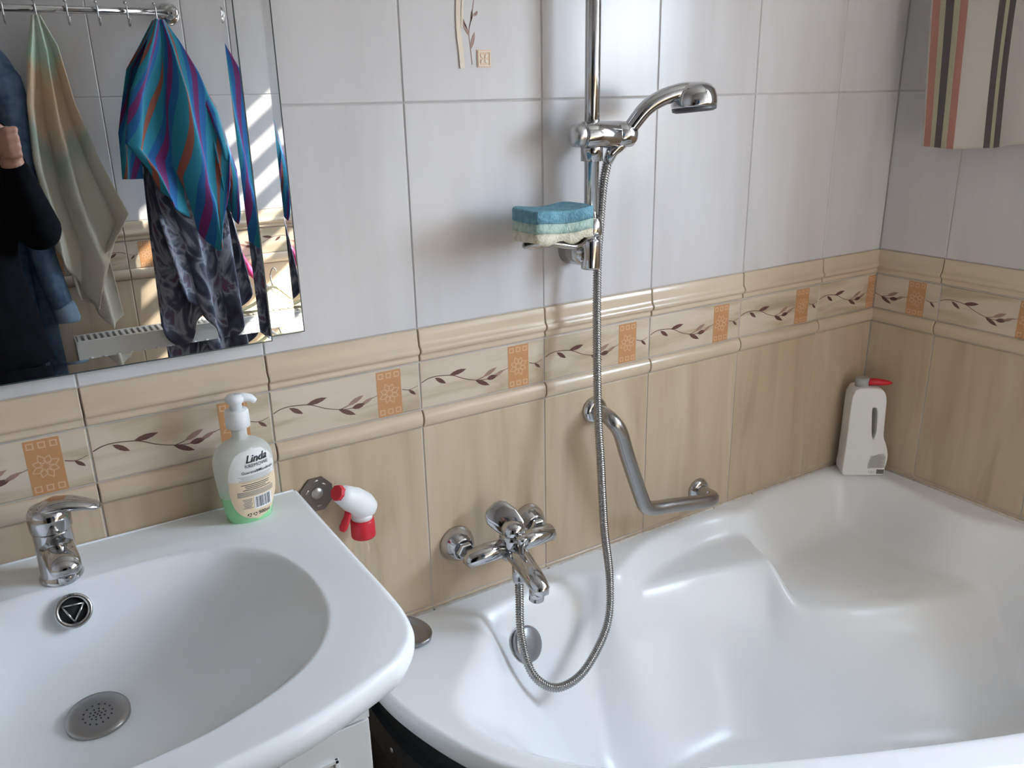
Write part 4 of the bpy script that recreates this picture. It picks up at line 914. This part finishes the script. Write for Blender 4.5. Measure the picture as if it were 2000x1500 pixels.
# denim coat
coat = thing('denim_coat', (-.12, YF+.03, -.35), 'blue denim coat with turned back cuffs hanging on the hook rail', 'coat')
cloth.top = .55
cloth('coat_body', DENIM, coat, [(0, -.10), (.10, -.20), (.2, -.29), (1, -.33)], [(0, -.04), (.10, .025), (.2, .055), (1, .060)], [(0, -.38), (.5, -.40), (1, -.38)], YF+.035, 3.0, .012, th=.006, phase=.3)
b = MB(); b.tube(spline([(.000, YF+.045, .500), (.040, YF+.058, .455), (.056, YF+.066, .36), (.055, YF+.07, .20), (.052, YF+.07, .02), (.066, YF+.07, -.10), (.082, YF+.07, -.19)], 5), [.020]+[.036]*6+list(np.linspace(.042, .029, 24)), 18, flat=1.0); b.build('sleeve', DENIM, coat)
b = MB(); b.tube([(.081, YF+.07, -.180), (.083, YF+.07, -.184), (.091, YF+.07, -.226), (.091, YF+.07, -.230)], [.029, .0315, .0315, .028], 18); b.build('turned_cuff', DENIM2, coat)
b = MB(); b.tube(spline([(-.20, YF+.045, .49), (-.26, YF+.055, .44), (-.30, YF+.06, .25), (-.31, YF+.06, .02), (-.32, YF+.06, -.18)], 5), [.020]+[.036]*4+list(np.linspace(.042, .029, 16)), 18); b.build('sleeve', DENIM, coat)
b = MB(); b.tube(spline([(-.13, YF+.04, .535), (-.115, YF+.07, .525), (-.07, YF+.085, .52), (-.03, YF+.07, .525), (-.015, YF+.04, .535)], 4), .016, 12, flat=1.3); b.build('collar', DENIM, coat)
# radiator
rd = thing('radiator', (.52, YF+.07, -.88), 'white panel radiator with slotted top under the hook rail', 'radiator')
rx0, rx1, rz0, rz1 = .095, .98, -.86, -.282
b = MB(); b.box((rx0, YF+.115, rz0), (rx1, YF+.122, rz1-.004), bev=.002); b.box((rx0, YF+.035, rz0), (rx1, YF+.042, rz1-.004)); fp_ = b.build('panel', RADW, rd)
b = MB()
n = 24
for k in range(n):
    xx = rx0+.03+(rx1-rx0-.06)*k/(n-1); b.tube([(xx, YF+.1215, rz0+.04), (xx, YF+.1215, rz1-.05)], .006, 8)
b.build('panel_ribs', RADW, fp_)
for x_ in (rx0-.002, rx1-.002):
    b = MB(); b.box((x_, YF+.035, rz0), (x_+.004, YF+.123, rz1)); b.build('end_cover', RADW, rd)
b = MB(); b.box((rx0, YF+.036, rz1-.012), (rx1, YF+.044, rz1)); b.box((rx0, YF+.112, rz1-.014), (rx1, YF+.123, rz1)); tg = b.build('top_cover', RADW, rd)
k = 0; xx = rx0+.006
gmesh = MB(); gmesh.box((0, .044, -.006), (.008, .112, 0)); gm = gmesh.mesh('grille_bar', RADW)
while xx < rx1-.012:
    o = child('grille_bar', gm, tg); o.location = Vector((xx, YF, rz1+H))-world_loc(tg); xx += .017
for x_ in (.25, .82):
    b = MB(); b.box((x_, YF+.0, rz1-.12), (x_+.03, YF+.036, rz1-.06)); b.build('wall_bracket', RADW, rd)
# pink handled brush leaning over the radiator and a cream coat hanger
br = thing('bath_brush', (.66, YF+.06, rz1), 'long bath brush with pink grip leaning on the wall above the radiator', 'brush')
b = MB(); b.tube([(.592, YF+.012, -.075), (.604, YF+.016, -.10), (.632, YF+.03, -.165), (.640, YF+.034, -.180)], [.006, .011, .011, .006], 12); b.build('grip', PINK, br)
b = MB(); b.tube([(.636, YF+.032, -.175), (.748, YF+.075, -.276)], .005, 10); b.build('rod', WPLAST, br)
b = MB(); b.box((.735, YF+.055, -.281), (.80, YF+.085, -.262), bev=.006); b.build('head', WPLAST, br)
hg = thing('coat_hanger', (.66, YF+.09, rz1), 'cream plastic coat hanger lying against the wall on the radiator', 'hanger')
b = MB(); b.tube(spline([(.550, YF+.105, -.268), (.62, YF+.10, -.245), (.680, YF+.095, -.205), (.73, YF+.105, -.245), (.770, YF+.11, -.272)], 4), .008, 10, flat=.6); b.tube([(.552, YF+.107, -.270), (.768, YF+.112, -.272)], .007, 10, flat=.6); b.build('frame', CREAMP, hg)
b = MB(); b.tube(spline([(.680, YF+.095, -.205), (.682, YF+.075, -.170), (.695, YF+.07, -.150), (.705, YF+.07, -.162)], 4), .0022, 8); b.build('hook', CHROME, hg)

# ------------------------------------------------------------------ the photographer
def baked(name, mb, m, parent, voxel, smooth=3):
    """union of overlapping shapes as one continuous surface"""
    o = mb.build(name, m, parent, clean=False)
    r = o.modifiers.new('r', 'REMESH'); r.mode = 'VOXEL'; r.voxel_size = voxel; r.use_smooth_shade = True
    s = o.modifiers.new('s', 'SMOOTH'); s.iterations = smooth; s.factor = .5
    dg = bpy.context.evaluated_depsgraph_get(); me = bpy.data.meshes.new_from_object(o.evaluated_get(dg))
    o.modifiers.clear(); o.data = me
    if not me.materials: me.materials.append(m)
    me.polygons.foreach_set('use_smooth', [True]*len(me.polygons)); return o
PX, PY = -.185, -1.375
per_ = thing('person', (PX, PY, -H), 'person in black clothes raising a phone to photograph', 'person')
FLR = -H
sh_r, el_r, wr_r = (-.035, PY-.005, .285), (.052, PY+.055, .055), (.022, -1.262, .225)
sh_l, el_l, wr_l = (-.335, PY-.005, .285), (-.37, PY+.06, .05), (-.20, -1.262, .24)
body = MB()
hc_ = Vector((PX+.01, PY-.005, .455))
body.ball(hc_, (.072, .088, .108), n=22, m=16)                                   # skull
body.ball(hc_+Vector((.003, .035, -.055)), (.052, .055, .055))                    # jaw
body.tube([hc_+Vector((.004, .086, .010)), hc_+Vector((.006, .104, -.018)), hc_+Vector((.006, .098, -.028))], [.008, .012, .007], 10)   # nose
body.tube([hc_+Vector((-.018, .083, -.052)), hc_+Vector((.004, .092, -.051)), hc_+Vector((.024, .083, -.052))], [.005, .007, .005], 8)  # lips
for s in (-1, 1): body.ball(hc_+Vector((s*.073, -.005, -.005)), (.010, .020, .030))   # ears
body.limb([(PX, PY-.02, .26), (PX+.008, PY-.012, .38)], [.055, .048])
body.tube([(PX, PY, -.22), (PX, PY, -.05), (PX, PY, .12), (PX, PY-.005, .25), (PX, PY-.01, .30)], [.165, .135, .155, .165, .10], 20, flat=.62, up=(0, 1, 0))
body.limb([(PX, PY, -.17), (PX, PY, -.28)], [.11, .10])
for s in (-1, 1):
    hx = PX+s*.085
    body.limb([(hx, PY, -.26), (hx+s*.005, PY+.01, -.62), (hx, PY-.01, -1.00)], [.085, .058, .038])
    body.limb([(hx, PY-.02, FLR+.035), (hx+s*.015, PY+.13, FLR+.030)], [.034, .028])
for sh_, el_, wr_ in ((sh_r, el_r, wr_r), (sh_l, el_l, wr_l)):
    body.limb([sh_, el_], [.056, .042]); body.limb([el_, wr_], [.041, .027])
def hand(mb, wr, mir_):
    W = Vector(wr); s = mir_
    palm = W+Vector((s*.004, -.004, .045)); mb.ball(palm, (.017, .030, .044)); mb.limb([W, palm+Vector((0, 0, .01))], [.025, .024])
    for k in range(4):                                   # four curled fingers, index on top
        z0 = .078-.0195*k; ln = (1.0, 1.08, 1.0, .84)[k]
        a = W+Vector((s*.008, .016, z0)); b_ = a+Vector((s*.010, .022*ln, .002)); c_ = b_+Vector((-s*.022*ln, .008, -.001)); d_ = c_+Vector((-s*.016*ln, -.014, -.001))
        mb.limb([a, b_], [.0095, .0092], 10); mb.limb([b_, c_], [.0092, .0082], 10); mb.limb([c_, d_], [.0082, .0072], 10)
    t0 = W+Vector((-s*.004, .0, .052)); t1 = t0+Vector((-s*.010, .016, .034)); t2 = t1+Vector((-s*.016, .012, .014))
    mb.limb([t0, t1], [.0125, .0105], 10); mb.limb([t1, t2], [.0105, .0082], 10)
hand(body, wr_r, 1); hand(body, wr_l, -1)
baked('body', body, SKIN, per_, .0055, 3)
jm = MB()
jm.tube([(PX, PY, -.30), (PX, PY, -.20), (PX, PY, -.05), (PX, PY, .12), (PX, PY-.005, .25), (PX, PY-.012, .315)], [.220, .205, .185, .190, .185, .095], 24, flat=.60, up=(0, 1, 0))
for sh_, el_, wr_ in ((sh_r, el_r, wr_r), (sh_l, el_l, wr_l)):
    e = Vector(el_); w_ = Vector(wr_); we = e+(w_-e)*.86
    jm.limb([sh_, el_], [.070, .056]); jm.limb([el_, tuple(we)], [.056, .037])
    jm.limb([(PX+(sh_[0]-PX)*.3, PY-.01, .285), sh_], [.06, .068])
baked('black_jumper', jm, BLACKC, per_, .010, 5)
tr = MB(); tr.limb([(PX, PY, -.22), (PX, PY, -.30)], [.135, .125])
for s in (-1, 1):
    hx = PX+s*.088; tr.limb([(hx, PY, -.27), (hx+s*.005, PY+.01, -.62), (hx, PY-.01, -1.0)], [.108, .080, .062])
baked('black_trousers', tr, BLACKC, per_, .012, 4)
ha_ = MB(); ha_.ball(hc_+Vector((0, -.018, .016)), (.083, .088, .108), n=22, m=16); ha_.tube([hc_+Vector((0, -.06, .02)), hc_+Vector((0, -.075, -.06)), hc_+Vector((0, -.06, -.13))], [.07, .068, .035], 16, flat=.6, up=(0, 1, 0))
baked('hair', ha_, HAIR, per_, .008, 2)
for s in (-1, 1):
    b = MB(); b.ball(hc_+Vector((.004+s*.028, .079, .012)), (.012, .007, .007)); ey = b.build('eye', mat('eye_white', (.8, .78, .75), .3), per_)
    b = MB(); b.ball(hc_+Vector((.004+s*.028, .0845, .012)), (.005, .003, .005)); b.build('iris', mat('iris_brown', (.06, .03, .015), .3), ey)
    b = MB(); hx = PX+s*.085; b.tube([(hx, PY-.055, FLR+.038), (hx, PY-.02, FLR+.042), (hx+s*.01, PY+.06, FLR+.036), (hx+s*.017, PY+.155, FLR+.026)], [.030, .042, .044, .028], 14, flat=.85, up=(0, 0, 1)); b.build('shoe', BLACKC, per_)
rg = MB(); rc_ = Vector(wr_r)+Vector((.013, .027, .0395)); ring = [rc_+Vector((.0102*math.cos(t)*.6, .0102*math.cos(t)*-.25, .0102*math.sin(t))) for t in np.linspace(0, 2*math.pi, 25)]
rg.tube(ring, .0012, 6, caps=False); rg.build('ring', GOLD, per_)
wb = MB(); wv = (Vector(wr_r)-Vector(el_r)).normalized(); wb.lathe([(.0275, -.003), (.0285, 0), (.0275, .003)], Vector(wr_r)+wv*-.004, wv, 20, caps=False); wb.build('wristband', BLACKC, per_)
# the phone held just behind the lens position
ph = MB(); pc = Vector((CAM.x, CAM.y, CAM.z-H))-f_*.012+r_*.045
def pp(a, b_, c_): return pc+r_*a-d_*b_+f_*c_
bm = bmesh.new(); bmesh.ops.create_cube(bm, size=1.0)
for v in bm.verts: v.co = Vector((v.co.x*.150, v.co.y*.072, v.co.z*.008))
bmesh.ops.bevel(bm, geom=[e for e in bm.edges if abs(e.verts[0].co.z-e.verts[1].co.z) > .004], offset=.010, segments=4, affect='EDGES')
for v in bm.verts: v.co = pp(*v.co)
ph.bm(bm); tag(ph.build('phone', DARK), 'dark phone held up in the hand of the person', 'phone')
